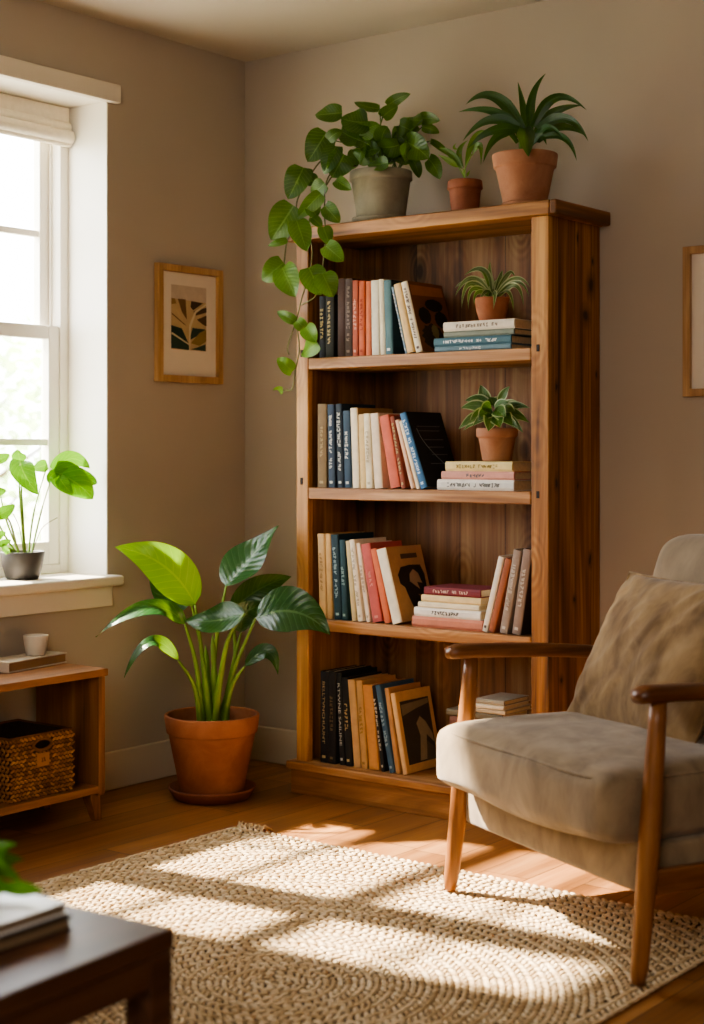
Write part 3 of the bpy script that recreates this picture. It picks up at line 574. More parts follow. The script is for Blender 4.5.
M = {}
def wallmat(name, col):
    t = NT(name); v = t.obj(); n = t.noise(v, 1.3, 3); c0 = srgb(col)
    c = t.ramp(n, [(.3, tuple(q*.95 for q in c0[:3])+(1,)), (.7, tuple(q*1.04 for q in c0[:3])+(1,))])
    t.bump(t.noise(v, 90, 4), .06, .004)
    return t.set(Base_Color=c, Roughness=.9, Specular_IOR_Level=.2)
M['wall'] = wallmat('greige_paint', 'b3a798')
M['ceil'] = wallmat('ceiling_paint', 'c4bbae')
M['white'] = plain('white_paint', 'f2ede2', .45, .03, 4)
M['trimw'] = plain('trim_paint', 'ddd3c3', .5, .03, 4)
M['baseb'] = plain('baseboard_paint', 'c8bca8', .55, .03, 4)
M['blind'] = plain('blind_linen', 'dcd2c0', .9, .06, 60, .1)
kw = dict(knots=.8, rough=.5, flat=1)
WD = ('4a2812', '8a5228', 'b8794a')
M['bw_v'] = wood('rustic_wood_upright', *('442812', '9e6a36', 'cc9c5e'), axis=2, **kw)
M['bw_h'] = wood('rustic_wood_shelf', *('5c3a1e', 'a37244', 'cda274'), axis=0, **kw)
M['bw_side'] = wood('rustic_wood_side', *('4a2810', '905a28', 'c08a48'), axis=2, plank=(1, .096, .0), spots=[(0.065, 1.497, 0.022, 0.026), (0.095, 1.591, 0.02, 0.03), (0.107, 1.661, 0.007, 0.012), (-0.104, 1.284, 0.008, 0.016), (-0.104, 1.005, 0.01, 0.02), (0.017, 1.723, 0.006, 0.016), (0.131, 1.325, 0.006, 0.012), (0.017, 0.997, 0.005, 0.01), (0.089, 0.773, 0.01, 0.02), (-0.001, 0.661, 0.008, 0.014), (-0.076, 0.435, 0.009, 0.015)], rough=.5)
M['bw_back'] = wood('rustic_wood_back', *('48301c', '8a5f3a', 'b08a5c'), axis=2, plank=(0, .17, .2), knots=1.0, rough=.6, flat=1)
M['bw_top'] = wood('rustic_wood_top', *('4c2e16', '98683a', 'c08c52'), axis=0, **kw)
M['bw_crown'] = wood('rustic_wood_crown', *('42280f', '7e5028', 'a2703c'), axis=1, rough=.5)
M['oak'] = wood('chair_oak', '6a401e', '925f34', 'ae7a48', axis=2, fine=1.3, rough=.4, bump=.05)
M['oak_arm'] = wood('chair_oak_arm', '553018', '7e4f2c', '9c6a40', axis=1, fine=1.3, rough=.35, bump=.05)
M['cab'] = wood('cabinet_oak', '62402a', '906038', 'ac7c50', axis=1, fine=1.2, rough=.5, bump=.05)
M['cab_v'] = wood('cabinet_oak_upright', '5e3e28', '8c5e38', 'a6784c', axis=2, fine=1.2, rough=.5, bump=.05)
M['coffee'] = wood('dark_walnut', '3a2216', '553522', '6e4a32', axis=1, fine=1.2, rough=.4, bump=.03)
M['frame'] = wood('frame_oak', '8e6a44', 'ae875c', 'c4a074', axis=2, fine=2, rough=.5, bump=.04)
M['peg'] = plain('dark_peg', '24160e', .7, .1)
def terracotta(name, a, b):
    t = NT(name); v = t.obj(7); n = t.noise(v, 9, 6, .65, .5)
    c = t.ramp(n, [(.3, srgb(a)), (.7, srgb(b))])
    t.bump(t.noise(v, 60, 4), .12, .004)
    return t.set(Base_Color=c, Roughness=.75, Specular_IOR_Level=.3)
M['terra'] = terracotta('terracotta', '945a3e', 'b27654')
M['terra2'] = terracotta('terracotta_pale', '9c6a50', 'b98a6c')
M['terra3'] = terracotta('terracotta_deep', '7c4a34', '986048')
M['stone'] = terracotta('grey_clay', '847e6c', 'a29b88')
M['char'] = plain('charcoal_glaze', '3e3a38', .5, .1)
M['soil'] = plain('soil', '241a12', .95, .4, 80, .6)
M['stem'] = plain('stem_green', '7a9a3c', .45, .2)
M['stem_d'] = plain('stem_dark', '55702c', .45, .2)
M['vine'] = plain('vine_brown', '6a6a3a', .6, .2)
M['pothos'] = leafmat('pothos_leaf', '1f4218', '86b838', '8db45a', trans=.3)
M['big'] = leafmat('broad_leaf', '1d4a24', '3a6e34', '6f9a58', trans=.2, rough=.25, nv=11, gloss=.6)
M['big_sunlit'] = leafmat('broad_leaf_sunlit', '6a9c14', '84b41e', 'aacb48', trans=.35, rough=.35, nv=11, tc='8fc01c', tm=.6)  # sun shining through this leaf is put into its lighter greens
M['mon'] = leafmat('monstera_leaf', '3a760e', '649e16', '8cb83a', trans=.25, nv=7, tc='7ab414', tm=.5)
M['drac'] = leafmat('dracaena_leaf', '183c1c', '2f5e28', '3c6c34', trans=.2, nv=1)
M['small'] = leafmat('seedling_leaf', '4d7030', '7c9c48', '8caa58', trans=.3, nv=4)
M['spider'] = leafmat('spider_leaf', '4c6238', '71854a', 'c4c89a', edge=('c9cc9c', .82), trans=.25, nv=1)
M['var'] = leafmat('variegated_leaf', '2c5226', '5a7f38', '86a060', edge=('c4cc98', .95), trans=.25, nv=5)
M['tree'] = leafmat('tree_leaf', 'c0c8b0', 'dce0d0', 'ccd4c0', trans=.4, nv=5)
M['bark'] = plain('bark', '6a5a48', .9, .3, 30, .5)
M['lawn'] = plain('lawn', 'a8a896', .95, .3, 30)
M['velvet'] = fabric('taupe_velvet', '7c6a54', 'a49074', .15, 7, .3)
M['velvet_b'] = fabric('taupe_velvet_back', '84745f', 'a08d74', .15, 6, .3)
M['pillow'] = fabric('brown_velvet', '6e563e', 'b0946c', .1, 8, .25)
M['paper'] = plain('page_edges', 'd9c6a0', .9, .12, 90)
M['mat'] = plain('mount_board', 'ded3c4', .85, .02)
M['ceramic'] = plain('ceramic', 'e4dccf', .35, .02)
M['leather'] = plain('leather_tag', 'a06c38', .6, .15)

def jute(name, a, b, c_):
    t = NT(name); ti = t.node('Attribute', attribute_name='tint').outputs['Fac']
    n = t.noise(t.obj(), 260, 2); n2 = t.noise(t.obj(), 5, 3)
    f = t.math('ADD', t.math('MULTIPLY', ti, .6), t.math('ADD', t.math('MULTIPLY', n, .3), t.math('MULTIPLY', t.math('SUBTRACT', n2, .5), .35)))
    return t.set(Base_Color=t.ramp(f, [(.1, srgb(a)), (.45, srgb(b)), (.85, srgb(c_))]), Roughness=.92, Specular_IOR_Level=.15)
M['jute'] = jute('jute_braid', 'ae9168', 'd6bc96', 'e6d4b4')
M['jute_b'] = plain('jute_backing', '4a3420', .95, .2, 60)
M['wicker'] = jute('wicker_weave', '6a4626', '96683a', 'b48650')
M['wicker_b'] = plain('wicker_core', '3c2614', .95, .2, 60)

def glass(name):
    t = NT(name); t.n.remove(t.b)
    tr = t.node('BsdfTransparent'); gl = t.node('BsdfGlossy'); gl.inputs['Roughness'].default_value = .02
    lw = t.node('LayerWeight'); lw.inputs[0].default_value = .2
    mx = t.node('MixShader'); t.l.new(t.math('MULTIPLY', lw.outputs['Fresnel'], .35), mx.inputs[0])
    t.l.new(tr.outputs[0], mx.inputs[1]); t.l.new(gl.outputs[0], mx.inputs[2]); t.l.new(mx.outputs[0], t.out.inputs[0])
    return t.mat
M['glass'] = glass('window_glass')

def floormat():
    t = NT('oak_floor'); v = t.obj()
    sep = t.node('SeparateXYZ'); t.put(sep.inputs[0], v); x, y = sep.outputs[0], sep.outputs[1]
    q = t.math('DIVIDE', x, .135); fl = t.math('FLOOR', q); fx = t.math('FRACT', q)
    wn = t.node('TexWhiteNoise', noise_dimensions='1D'); t.put(wn.inputs['W'], fl)
    yy = t.math('ADD', t.math('DIVIDE', y, 1.15), t.math('MULTIPLY', wn.outputs['Value'], 7))
    fy = t.math('FRACT', yy); cy = t.math('FLOOR', yy)
    w2 = t.node('TexWhiteNoise', noise_dimensions='2D')
    cb = t.node('CombineXYZ'); t.put(cb.inputs[0], fl); t.put(cb.inputs[1], cy); t.put(w2.inputs['Vector'], cb.outputs[0])
    vv = t.vmath('ADD', t.mapping(v, (11, 1.1, 1)), t.vmath('MULTIPLY', w2.outputs['Color'], (40, 40, 40)))
    n1 = t.noise(vv, 1.0, 6, .55, 1.0); n2 = t.noise(t.mapping(v, (110, 2.5, 1)), 1.0, 3)
    f = t.math('ADD', t.math('MULTIPLY', n1, .72), t.math('MULTIPLY', n2, .28))
    c = t.ramp(f, [(.3, srgb('6e4422')), (.5, srgb('946438')), (.72, srgb('b28352'))])
    c = t.mix(1.0, c, t.math('ADD', .78, t.math('MULTIPLY', w2.outputs['Value'], .4)), 'MULTIPLY')
    ex = t.math('LESS_THAN', t.math('ABSOLUTE', t.math('SUBTRACT', fx, .5)), .5 - .012)
    ey = t.math('LESS_THAN', t.math('ABSOLUTE', t.math('SUBTRACT', fy, .5)), .5 - .0016)
    e = t.math('MULTIPLY', ex, ey)
    c = t.mix(t.math('MULTIPLY', t.math('SUBTRACT', 1, e), .75), c, srgb('2a170b'))
    t.bump(t.math('ADD', t.math('MULTIPLY', e, .6), t.math('MULTIPLY', f, .15)), .25, .004)
    return t.set(Base_Color=c, Roughness=t.math('ADD', .32, t.math('MULTIPLY', n1, .2)))
M['floor'] = floormat()

_bm = {}
def bookmat(c):
    if c not in _bm: _bm[c] = plain('book_cloth_' + str(len(_bm)), c, .7, .1, 40, .08)
    return _bm[c]

# ------------------------------------------------------------------ room
RX, RY, RZ = 4.7, -5.3, 2.4857
WY0, WY1, WZ0, WZ1 = -1.91, -.668, .697, 2.231          # window opening in the left wall
bxs = lambda name, a, b, mat, label=None, bevel=0: struct(bx(name, a, b, mat, bevel=bevel), label)
bxs('floor', (-.3, RY-.1, -.06), (RX+.1, .1, 0), M['floor'], 'oak plank floor')
bxs('ceiling', (-.3, RY-.1, RZ), (RX+.1, .1, RZ+.08), M['ceil'])
bxs('wall_back', (-.3, 0, 0), (RX+.1, .1, RZ), M['wall'])
bxs('wall_right', (RX, RY, 0), (RX+.1, 0, RZ), M['wall'])
bxs('wall_front', (-.3, RY-.1, 0), (RX+.1, RY, RZ), M['wall'])
m = MB()
m.box((-.3, RY, 0), (0, WY0, RZ)); m.box((-.3, WY1, 0), (0, 0, RZ))
m.box((-.3, WY0, 0), (0, WY1, WZ0-.033)); m.box((-.3, WY0, WZ1), (0, WY1, RZ))
struct(m.build('wall_left', M['wall']))
def baseboard(name, a, b):
    bxs(name, a, b, M['baseb'], None, .006)
baseboard('baseboard_left', (0, RY, 0), (.014, -.014, .125))
baseboard('baseboard_back', (.0, -.014, 0), (RX, 0, .125))
# window trim: reveal lining, sill board, apron, head board
m = MB(); m.box((-.3, WY1-.004, WZ0), (.002, WY1+.001, WZ1-.0045)); m.box((-.3, WY0-.001, WZ0), (.002, WY0+.004, WZ1-.0045)); m.box((-.3, WY0-.001, WZ1-.004), (.002, WY1+.001, WZ1+.001))
struct(m.build('trim_1', M['white']), 'white window reveal')
bxs('trim_2', (-.29, WY0-.03, WZ0-.034), (.05, -.636, WZ0), M['trimw'], 'window sill board', .01)
bxs('trim_3', (0, WY0-.02, .597), (.02, -.661, WZ0-.034), M['trimw'], 'apron under the window sill', .003)
bxs('trim_4', (0, WY0-.05, 2.223), (.026, -.63, 2.282), M['trimw'], 'head board over the window', .003)
bxs('trim_5', (-.275, -1.5045, WZ0), (-.21, -1.4985, WZ1-.005), M['white'], 'mullion post between the windows', .003)

def window(n, y0, y1):
    w = bpy.data.objects.new('window_%d' % n, None); COL.objects.link(w); w.location = (-.215, (y0+y1)/2, WZ0+.0003); struct(w, 'white sash window')
    hw = (y1-y0)/2; h = WZ1-WZ0-.005
    m = MB(); fw = .034
    m.box((-.06, -hw, 0), (.035, -hw+fw, h)); m.box((-.06, hw-fw, 0), (.035, hw, h))
    m.box((-.06, -hw+fw, 0), (.035, hw-fw, .028)); m.box((-.06, -hw+fw, h-.03), (.035, hw-fw, h))
    # parting beads
    m.box((-.012, hw-fw-.008, .028), (-.004, hw-fw, h-.03)); m.box((-.012, -hw+fw, .028), (-.004, -hw+fw+.008, h-.03))
    m.build('window_frame', M['white'], w, bevel=.002)
    a = hw-fw-.001; sw = .044
    for nm, x0, x1, z0, z1, bar, rb, rt in (('upper_sash', -.048, -.014, .774, h-.031, 1.112, .036, .05), ('lower_sash', -.002, .03, .029, .809, .428, .075, .045)):
        m = MB()
        m.box((x0, -a, z0), (x1, -a+sw, z1)); m.box((x0, a-sw, z0), (x1, a, z1))
        m.box((x0, -a+sw, z0), (x1, a-sw, z0+rb)); m.box((x0, -a+sw, z1-rt), (x1, a-sw, z1))
        m.box((x0+.006, -a+sw, bar-.011), (x1-.006, a-sw, bar+.011))
        s = m.build(nm, M['white'], w, bevel=.003)
        g = MB(); xm = (x0+x1)/2
        g.quad([(xm, -a+sw, z0+rb), (xm, a-sw, z0+rb), (xm, a-sw, bar-.011), (xm, -a+sw, bar-.011)])
        g.quad([(xm, -a+sw, bar+.011), (xm, a-sw, bar+.011), (xm, a-sw, z1-rt), (xm, -a+sw, z1-rt)])
        g.build('pane', M['glass'], s)
        if nm == 'lower_sash':
            l = MB(); l.tube([(x1+.004, -.02, z1-.01), (x1+.012, 0, z1-.004), (x1+.004, .02, z1-.01)], .004, 6); l.build('sash_catch', M['trimw'], s)
window(1, -1.498, WY1-.0045); window(2, WY0+.0045, -1.505)

b = thing('window_blind', 'cream fabric blind folded up at the top of the window', 'blind', (-.165, -1.105, 2.095))
bx('headrail', (-.045, -.335, .062), (.0, .425, .13), M['blind'], b, .004)
def fold(z, r, x):
    m = MB(); m.grid(lambda u, v: (x + r*.9*math.cos(2*PI*u), -.333 + .757*v, z + r*math.sin(2*PI*u)), 20, 2); return m
fold(.064, .018, -.004).build('fabric_fold', M['blind'], b, smooth=True)
fold(.032, .022, .008).build('fabric_fold', M['blind'], b, smooth=True)
fold(.012, .013, .0).build('bottom_bar', M['blind'], b, smooth=True)

# garden outside
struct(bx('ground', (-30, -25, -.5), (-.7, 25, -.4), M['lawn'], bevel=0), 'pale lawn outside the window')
def tree(loc, r, h, n, label, seed):
    rnd = random.Random(seed)
    t = thing('garden_tree', label, 'tree', loc, 0, 'trees outside the window')
    m = MB(); m.tube([(0,0,0), (.05,.02,h*.4), (0,.06,h*.75)], [.1, .07, .03], 8)
    for k in range(7):
        a = k*2.4; m.tube([(0.03,.02,h*(.3+.06*k)), (math.cos(a)*r*.6, math.sin(a)*r*.6, h*(.5+.06*k))], [.03, .01], 6)
    m.build('trunk', M['bark'], t, smooth=True)
    m = MB()
    for k in range(n):
        d = Vector((rnd.gauss(0,1), rnd.gauss(0,1), rnd.gauss(0,1))).normalized() * r * rnd.random() ** .4
        p = Vector((0, 0, h*.72)) + Vector((d.x, d.y, d.z*.9))
        q = Vector((rnd.uniform(-1,1), rnd.uniform(-1,1), rnd.uniform(-1,.3))).normalized()*rnd.uniform(.09,.17)
        m.leaf(p, p+q*.5, p+q, (rnd.uniform(-1,1), rnd.uniform(-1,1), 1), .09, nu=3)
    m.build('foliage', M['tree'], t, smooth=True)
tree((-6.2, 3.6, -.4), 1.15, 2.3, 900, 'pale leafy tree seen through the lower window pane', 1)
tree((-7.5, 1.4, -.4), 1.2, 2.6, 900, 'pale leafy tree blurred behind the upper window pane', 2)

# ------------------------------------------------------------------ bookcase
BX0, BX1, BF, BT = .497, 1.4335, -.31, 1.812
bc = thing('bookcase', 'tall rustic wooden bookcase with four book-filled shelves against the back wall', 'bookcase', (.966, -.155, 0))
def bp(name, a, b_, mat, bevel=.004):
    o = (.966, -.155, 0)
    return bx(name, tuple(a[i]-o[i] for i in range(3)), tuple(b_[i]-o[i] for i in range(3)), mat, bc, bevel)
def pegs(par, pts):
    for (x, y, z, dx, dz) in pts:
        m = MB(); m.box((x-.966-dx/2, y+.155-.0015, z-dz/2), (x-.966+dx/2, y+.155+.004, z+dz/2)); m.build('peg', M['peg'], par)
bp('side_panel', (BX0+.004, -.285, 0), (BX0+.03, -.012, BT-.03), M['bw_v'])
bp('side_panel', (BX1-.03, -.285, 0), (BX1-.003, -.004, BT-.03), M['bw_side'])
st1 = bp('stile', (BX0, BF, .0), (BX0+.05, -.285, BT-.042), M['bw_v'])
st2 = bp('stile', (1.375, BF, .0), (BX1, -.285, BT-.042), M['bw_v'])
pegs(st1, [(.520, BF, z, .010, .022) for z in (1.41, 1.0, .57)])
pegs(st2, [(1.398, BF, z, .009, .020) for z in (1.392, .972)])
bp('back_panel', (BX0+.03, -.014, .05), (BX1-.03, -.003, BT-.03), M['bw_back'], 0)
for z in (1.394, .980, .562):
    bp('shelf', (BX0+.0505, BF-.001, z-.037), (1.3745, -.0145, z), M['bw_h'], .004)
bp('shelf', (BX0-.022, -.338, .103-.026), (BX1+.015, -.0145, .103), M['bw_h'], .005)
bp('plinth', (BX0-.008, -.328, 0), (BX1+.004, -.312, .0765), M['bw_h'], .003)
bp('top_board', (BX0-.03, -.326, BT-.042), (BX1+.010, -.003, BT), M['bw_top'], .005)
bp('crown_board', (BX1+.0105, -.326, BT-.042), (BX1+.034, -.003, BT), M['bw_crown'], .006)

# ------------------------------------------------------------------ books
def glyphs(text, length, height, mat, name, parent, place, align='CENTER'):
    if 'BELL' not in text and 'RTWNE' not in text:
        # lettering too small to read: worn strokes on a common line
        rn = random.Random(text); m = MB(); n_ = len(text); cw = length/n_; k_ = cw*.13; up_ = height*.5
        seg_ = {0: (-.32,-1,-.32,1), 1: (.32,-1,.32,1), 2: (-.32,1,.32,1), 3: (-.32,0,.32,0), 4: (-.32,-1,.32,-1), 5: (-.32,-1,.32,1), 6: (-.32,1,.32,-1), 7: (0,-1,0,1)}
        for i, ch_ in enumerate(text):
            if ch_ == ' ': continue
            x0 = -length/2 + (i+.5)*cw
            for sg in rn.sample(range(8), rn.choice((2, 3, 3))):
                a, b_, c_, d_ = seg_[sg]; p = Vector((x0+a*cw, b_*up_)); q = Vector((x0+c_*cw, d_*up_)); e_ = (q-p).normalized(); nn = Vector((-e_.y, e_.x))*k_
                m.quad([place(*(p-nn)), place(*(q-nn)), place(*(q+nn)), place(*(p+nn))])
        return m.build(name, mat, parent)
    cu = bpy.data.curves.new('t', 'FONT'); cu.body = text; cu.size = 1; cu.resolution_u = 2
    cu.align_x = 'CENTER'; cu.align_y = 'CENTER'
    tmp = bpy.data.objects.new('t', cu); me = bpy.data.meshes.new_from_object(tmp)
    xs = [v.co.x for v in me.vertices]; ys = [v.co.y for v in me.vertices]
    w = max(xs)-min(xs); h = max(ys)-min(ys); cx = (max(xs)+min(xs))/2; cy = (max(ys)+min(ys))/2
    sx = length/w; sy = height/h
    for v in me.vertices: v.co = place((v.co.x-cx)*sx, (v.co.y-cy)*sy)
    me.update(); me.name = name; me.materials.append(mat)
    o = bpy.data.objects.new(name, me); COL.objects.link(o); o.parent = parent
    bpy.data.objects.remove(tmp); bpy.data.curves.remove(cu)
    return o
def art(kind, book, T, h, D):
    """cover picture on the front board (plane x = T)"""
    e = .0012; ink = bookmat('16120f')
    def blob(pts, mat, k=1):
        m = MB(); m.quad([(T + e*k, D*u, h*v) for u, v in pts]); m.build('cover_art', mat, book)
    circ = lambda cu, cv, ru, rv, w=.12, n=26: [(cu + ru*math.cos(2*PI*i/n)*(1+w*math.sin(3*i)), cv + rv*math.sin(2*PI*i/n)*(1+w*math.cos(2*i))) for i in range(n)]
    if kind == 1:
        blob([(.06,.80),(.95,.82),(.95,.95),(.06,.95)], bookmat('a86a34'))
        for c in ((.62,.68,.25,.09),(.3,.52,.17,.12),(.75,.48,.18,.12)): blob(circ(*c, w=.05), ink, 1.2)
        blob(circ(.42,.22,.3,.18), bookmat('2c2417')); blob(circ(.5,.3,.1,.1), bookmat('7a7048'), 1.6)
    if kind == 2:
        g = bookmat('5a6064')
        for v, a, b2 in ((.80,.2,.85),(.74,.2,.8),(.62,.3,.85),(.52,.35,.8),(.42,.4,.85),(.3,.3,.75)):
            blob([(a,v),(b2,v),(b2,v+.012),(a,v+.012)], g)
        m = MB(); m.tube([(T+.001, D*(.18+.55*i/12), h*(.78-.5*(i/12)**.6)) for i in range(13)], .0008, 4); m.build('cover_art', bookmat('7a8488'), book)
    if kind == 3:
        blob([(.36,.83),(.82,.83),(.82,.895),(.36,.895)], bookmat('54402e'))
        blob([(.18,.62),(.3,.72),(.55,.74),(.85,.73),(.92,.6),(.9,.35),(.95,.16),(.7,.1),(.45,.12),(.36,.3),(.3,.45),(.2,.5)], bookmat('2a1d18'))
        blob([(.5,.62),(.62,.68),(.74,.62),(.8,.48),(.66,.5),(.7,.4),(.58,.46),(.46,.52)], bookmat('a88466'), 1.6)
        blob([(.62,.34),(.82,.3),(.9,.2),(.74,.26)], bookmat('a88466'), 1.6)
    if kind == 4:
        blob([(.1,.1),(.9,.1),(.9,.88),(.1,.88)], bookmat('3a332a'))
        blob([(.12,.70),(.5,.76),(.88,.80),(.88,.86),(.12,.84)], bookmat('7a6c54'), 1.4)
        blob([(.42,.12),(.52,.42),(.46,.58),(.58,.66),(.72,.58),(.86,.42),(.88,.3),(.7,.42),(.66,.3),(.72,.12)], bookmat('8c7c62'), 1.6)
        blob([(.6,.1),(.68,.34),(.88,.24),(.88,.1)], bookmat('544a3a'), 1.8)
SHN = {1:'top shelf', 2:'second shelf', 3:'third shelf', 4:'bottom shelf', 5:'third shelf'}
for (rw, x, z, T, h, D, a, sp, cv, tc, tx, words, ar, yy) in BOOKS:
    m = MB(); bt = min(.003, T*.14); r = min(.003, T*.15)
    # rounded spine and two boards in one U
    n = 8
    prof = [(0, D), (0, r*1.2)] + [(T*.5 - T*.5*math.cos(PI*i/n), r*1.2 - r*1.2*math.sin(PI*i/n)) for i in range(1, n)] + [(T, r*1.2), (T, D)]
    inn = [(T-bt, D), (T-bt, bt+r), (bt, bt+r), (bt, D)]
    ring = prof + inn; N = len(ring)
    vs = [(px, py, 0) for px, py in ring] + [(px, py, h) for px, py in ring]
    fs = [(i, (i+1) % N, N+(i+1) % N, N+i) for i in range(N)]
    np_ = len(prof)
    m.add(vs, fs + [tuple(range(N))[::-1], tuple(range(N, 2*N))])
    bo = m.build('book', bookmat(sp), None, (x, yy, z + .0003), rot=(0, a, 0))
    tag(bo, (words + ' on the ' + SHN[rw] + (' of the bookcase' if len(words.split()) < 7 else '')), 'book', ('books leaning right on the third shelf' if rw == 5 else 'upright books on the ' + SHN[rw]))
    m = MB(); m.box((bt+.0002, bt+r+.0005, .003), (T-bt-.0002, D-.003, h-.003)); m.build('page_block', M['paper'], bo)
    if cv:
        m = MB(); m.box((T-.0006, r*2, 0), (T+.0006, D, h)); m.build('front_cover', bookmat(cv), bo)
    if ar: art(ar, bo, T, h, D)
    if tx:
        L = min(h*.72, len(tx)*.0125); up = h*.55
        if 'BELL' in tx or 'RTWNE' in tx: L = h*.68
        glyphs(tx, L, min(T*.42, .0095), bookmat(tc), 'spine_lettering', bo, lambda q, w: (T*.5 + w, -.0012, up - q))
    if tc and h > .2:
        k = MB(); k.box((T*.3, -.001, h*.05), (T*.7, -.0003, h*.05+.008)); k.build('spine_mark', bookmat(tc), bo)
flat_top = {}
for (sh, x, L, z, th, c, tc, tx, words, ov) in FLAT:
    D = ov; bt = .0022
    ring = [(D, 0), (.004, 0), (0, th*.25), (0, th*.75), (.004, th), (D, th), (D, th-bt), (.008, th-bt), (.008, bt), (D, bt)]
    N = len(ring); m = MB()
    m.add([(0, p, q) for p, q in ring] + [(L, p, q) for p, q in ring], [(i, N+i, N+(i+1) % N, (i+1) % N) for i in range(N)] + [tuple(range(N)), tuple(range(N, 2*N))[::-1]])
    bo = m.build('book', bookmat(c), None, (x, -.292, z + .0003))
    tag(bo, words, 'book', 'books lying flat on the ' + SHN[sh])
    m = MB(); m.box((.003, .0085, bt+.0001), (L-.003, D-.003, th-bt-.0001)); m.build('page_block', M['paper'], bo)
    if tx: glyphs(tx, L*min(.7, .042*len(tx)), th*.32, bookmat(tc), 'spine_lettering', bo, lambda q, w: (L*.48 + q, -.0008, th*.5 + w))
    flat_top[sh] = z + th + .0006

# ------------------------------------------------------------------ pots and plants
def pot(parent, rr, rb, h, mat, lip=.22, name='pot', wall=.006, soil=True, flare=.006, ridge=True):
    m = MB(); zl = h*(1-lip)
    rl = rb + (rr-rb)*(1-lip)
    if ridge: prof = [(0, 0), (rb*.92, 0), (rb, .004), (rl-flare*.5, zl), (rl+flare*.6, zl+.004), (rr-.002, h-.003), (rr-.004, h), (rr-wall, h), (rr-wall-.002, h-.004), (rr-wall-.004, h*.8)]
    else: prof = [(0, 0), (rb*.9, 0), (rb, .006), (rb+(rr-rb)*.55, h*.45), (rr, h*.97), (rr-.001, h), (rr-wall, h), (rr-wall-.002, h*.8)]
    m.lathe(prof, 48); o = m.build(name, mat, parent, smooth=True)
    o.modifiers.new('b', 'BEVEL').width = .0015; o.modifiers['b'].limit_method = 'ANGLE'; o.modifiers['b'].angle_limit = .6
    if soil:
        m = MB(); rs = rr-wall-.003
        m.lathe([(0, h*.86+.004), (rs*.5, h*.86+.003), (rs, h*.86)], 32); m.build('soil', M['soil'], parent, smooth=True)
    return o
def rel(p, o): return (p[0]-o[0], p[1]-o[1], p[2]-o[2])
def foliage(root, o, leaves, mat, name='foliage', shape='ovate', wave=.02, fold=.25, nu=10, tints=None, solid=0, cup=0):
    m = MB()
    for i, (b_, mm, t, w, n) in enumerate(leaves):
        m.leaf(rel(b_, o), rel(mm, o), rel(t, o), n, w, shape, fold, wave, nu, None if tints is None else tints[i], cup)
    return m.build(name, mat, root, smooth=True)
def bez(pts, n=6):
    """smooth polyline through the points"""
    P_ = [Vector(p) for p in pts]; out = []
    for i in range(len(P_)-1):
        a, b_, c, d = P_[max(i-1,0)], P_[i], P_[i+1], P_[min(i+2, len(P_)-1)]
        for k in range(n):
            t = k/n
            out.append(.5*((2*b_) + (c-a)*t + (2*a-5*b_+4*c-d)*t*t + (3*b_-a-3*c+d)*t**3))
    out.append(P_[-1]); return out
PX = {p[0]: p for p in POTX}

# trailing pothos on top of the bookcase
_, px, py, rr, rb, zt = PX['poth']; o = (px, py, BT+.0005)
t = thing('trailing_plant', 'trailing heart-leaved plant in a grey clay pot, leaves hanging over bookcase corner', 'potted plant', o)
m = MB(); m.lathe([(0, 0), (rb*1.05, 0), (rb*1.22, .014), (rb*1.22, .018), (rb*1.14, .018), (rb*1.0, .009), (0, .009)], 40); m.build('saucer', M['stone'], t, smooth=True)
p_ = pot(t, rr, rb, zt-BT-.01, M['stone'], .2); p_.location.z = .0095
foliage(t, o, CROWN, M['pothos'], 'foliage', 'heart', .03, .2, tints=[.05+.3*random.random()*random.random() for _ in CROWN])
tt = []
for i, l in enumerate(TRAIL): tt.append(min(1, max(0, (2.02-l[2][2])*1.05 + random.uniform(-.12, .12))))  # lighter lower down: sun on the hanging leaves put into their tint
vs_ = []
for i, v in enumerate(VINES):
    m = MB(); m.tube(bez([rel(q, o) for q in v], 5), .0024, 6); vs_.append(m.build('vine', M['vine'], t, smooth=True))
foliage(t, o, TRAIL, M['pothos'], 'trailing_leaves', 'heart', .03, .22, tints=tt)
m = MB()
for l in CROWN[:15]:
    b_ = Vector(rel(l[0], o)); s0 = Vector((random.uniform(-.05,.05), random.uniform(-.05,.05), (zt-BT)*.9))
    m.tube(bez([s0, (s0+b_)*.5 + Vector((0,0,.03)), b_], 4), .002, 5)
m.build('stems', M['stem_d'], t, smooth=True)

# small seedling pot
_, px, py, rr, rb, zt = PX['small']; o = (px, py, BT+.0005)
t = thing('seedling_plant', 'small brown terracotta pot with a sparse thin-leaved seedling between two bigger pots', 'potted plant', o)
pot(t, rr, rb, zt-BT, M['terra3'], .3)
foliage(t, o, SMA, M['small'], 'foliage', 'lance', .03, .3)
m = MB()
for q in SMST: m.tube(bez([(q[0][0]-o[0], q[0][1]-o[1], (zt-BT)*.86)] + [rel(p, o) for p in q], 4), .002, 5)
m.build('stem', M['stem'], t, smooth=True)

# dracaena
_, px, py, rr, rb, zt = PX['drac']; o = (px, py, BT+.0005)
t = thing('dracaena_plant', 'spiky strap-leaved plant in the large terracotta pot on bookcase top', 'potted plant', o)
m = MB(); m.lathe([(0, 0), (rb*1.04, 0), (rb*1.1, .008), (rb*1.06, .012), (0, .012)], 40); m.build('saucer', M['terra2'], t, smooth=True)
p_ = pot(t, rr, rb, zt-BT-.012, M['terra2'], .3); p_.location.z = .0123
foliage(t, o, DRA, M['drac'], 'foliage', 'strap', .0, .35, 14, tints=[random.uniform(.1,.8) for _ in DRA])
m = MB(); m.tube([(0, 0, (zt-BT)*.8), (.0, .0, (zt-BT)*1.25)], [.018, .02], 10); m.build('stem', M['stem_d'], t, smooth=True)

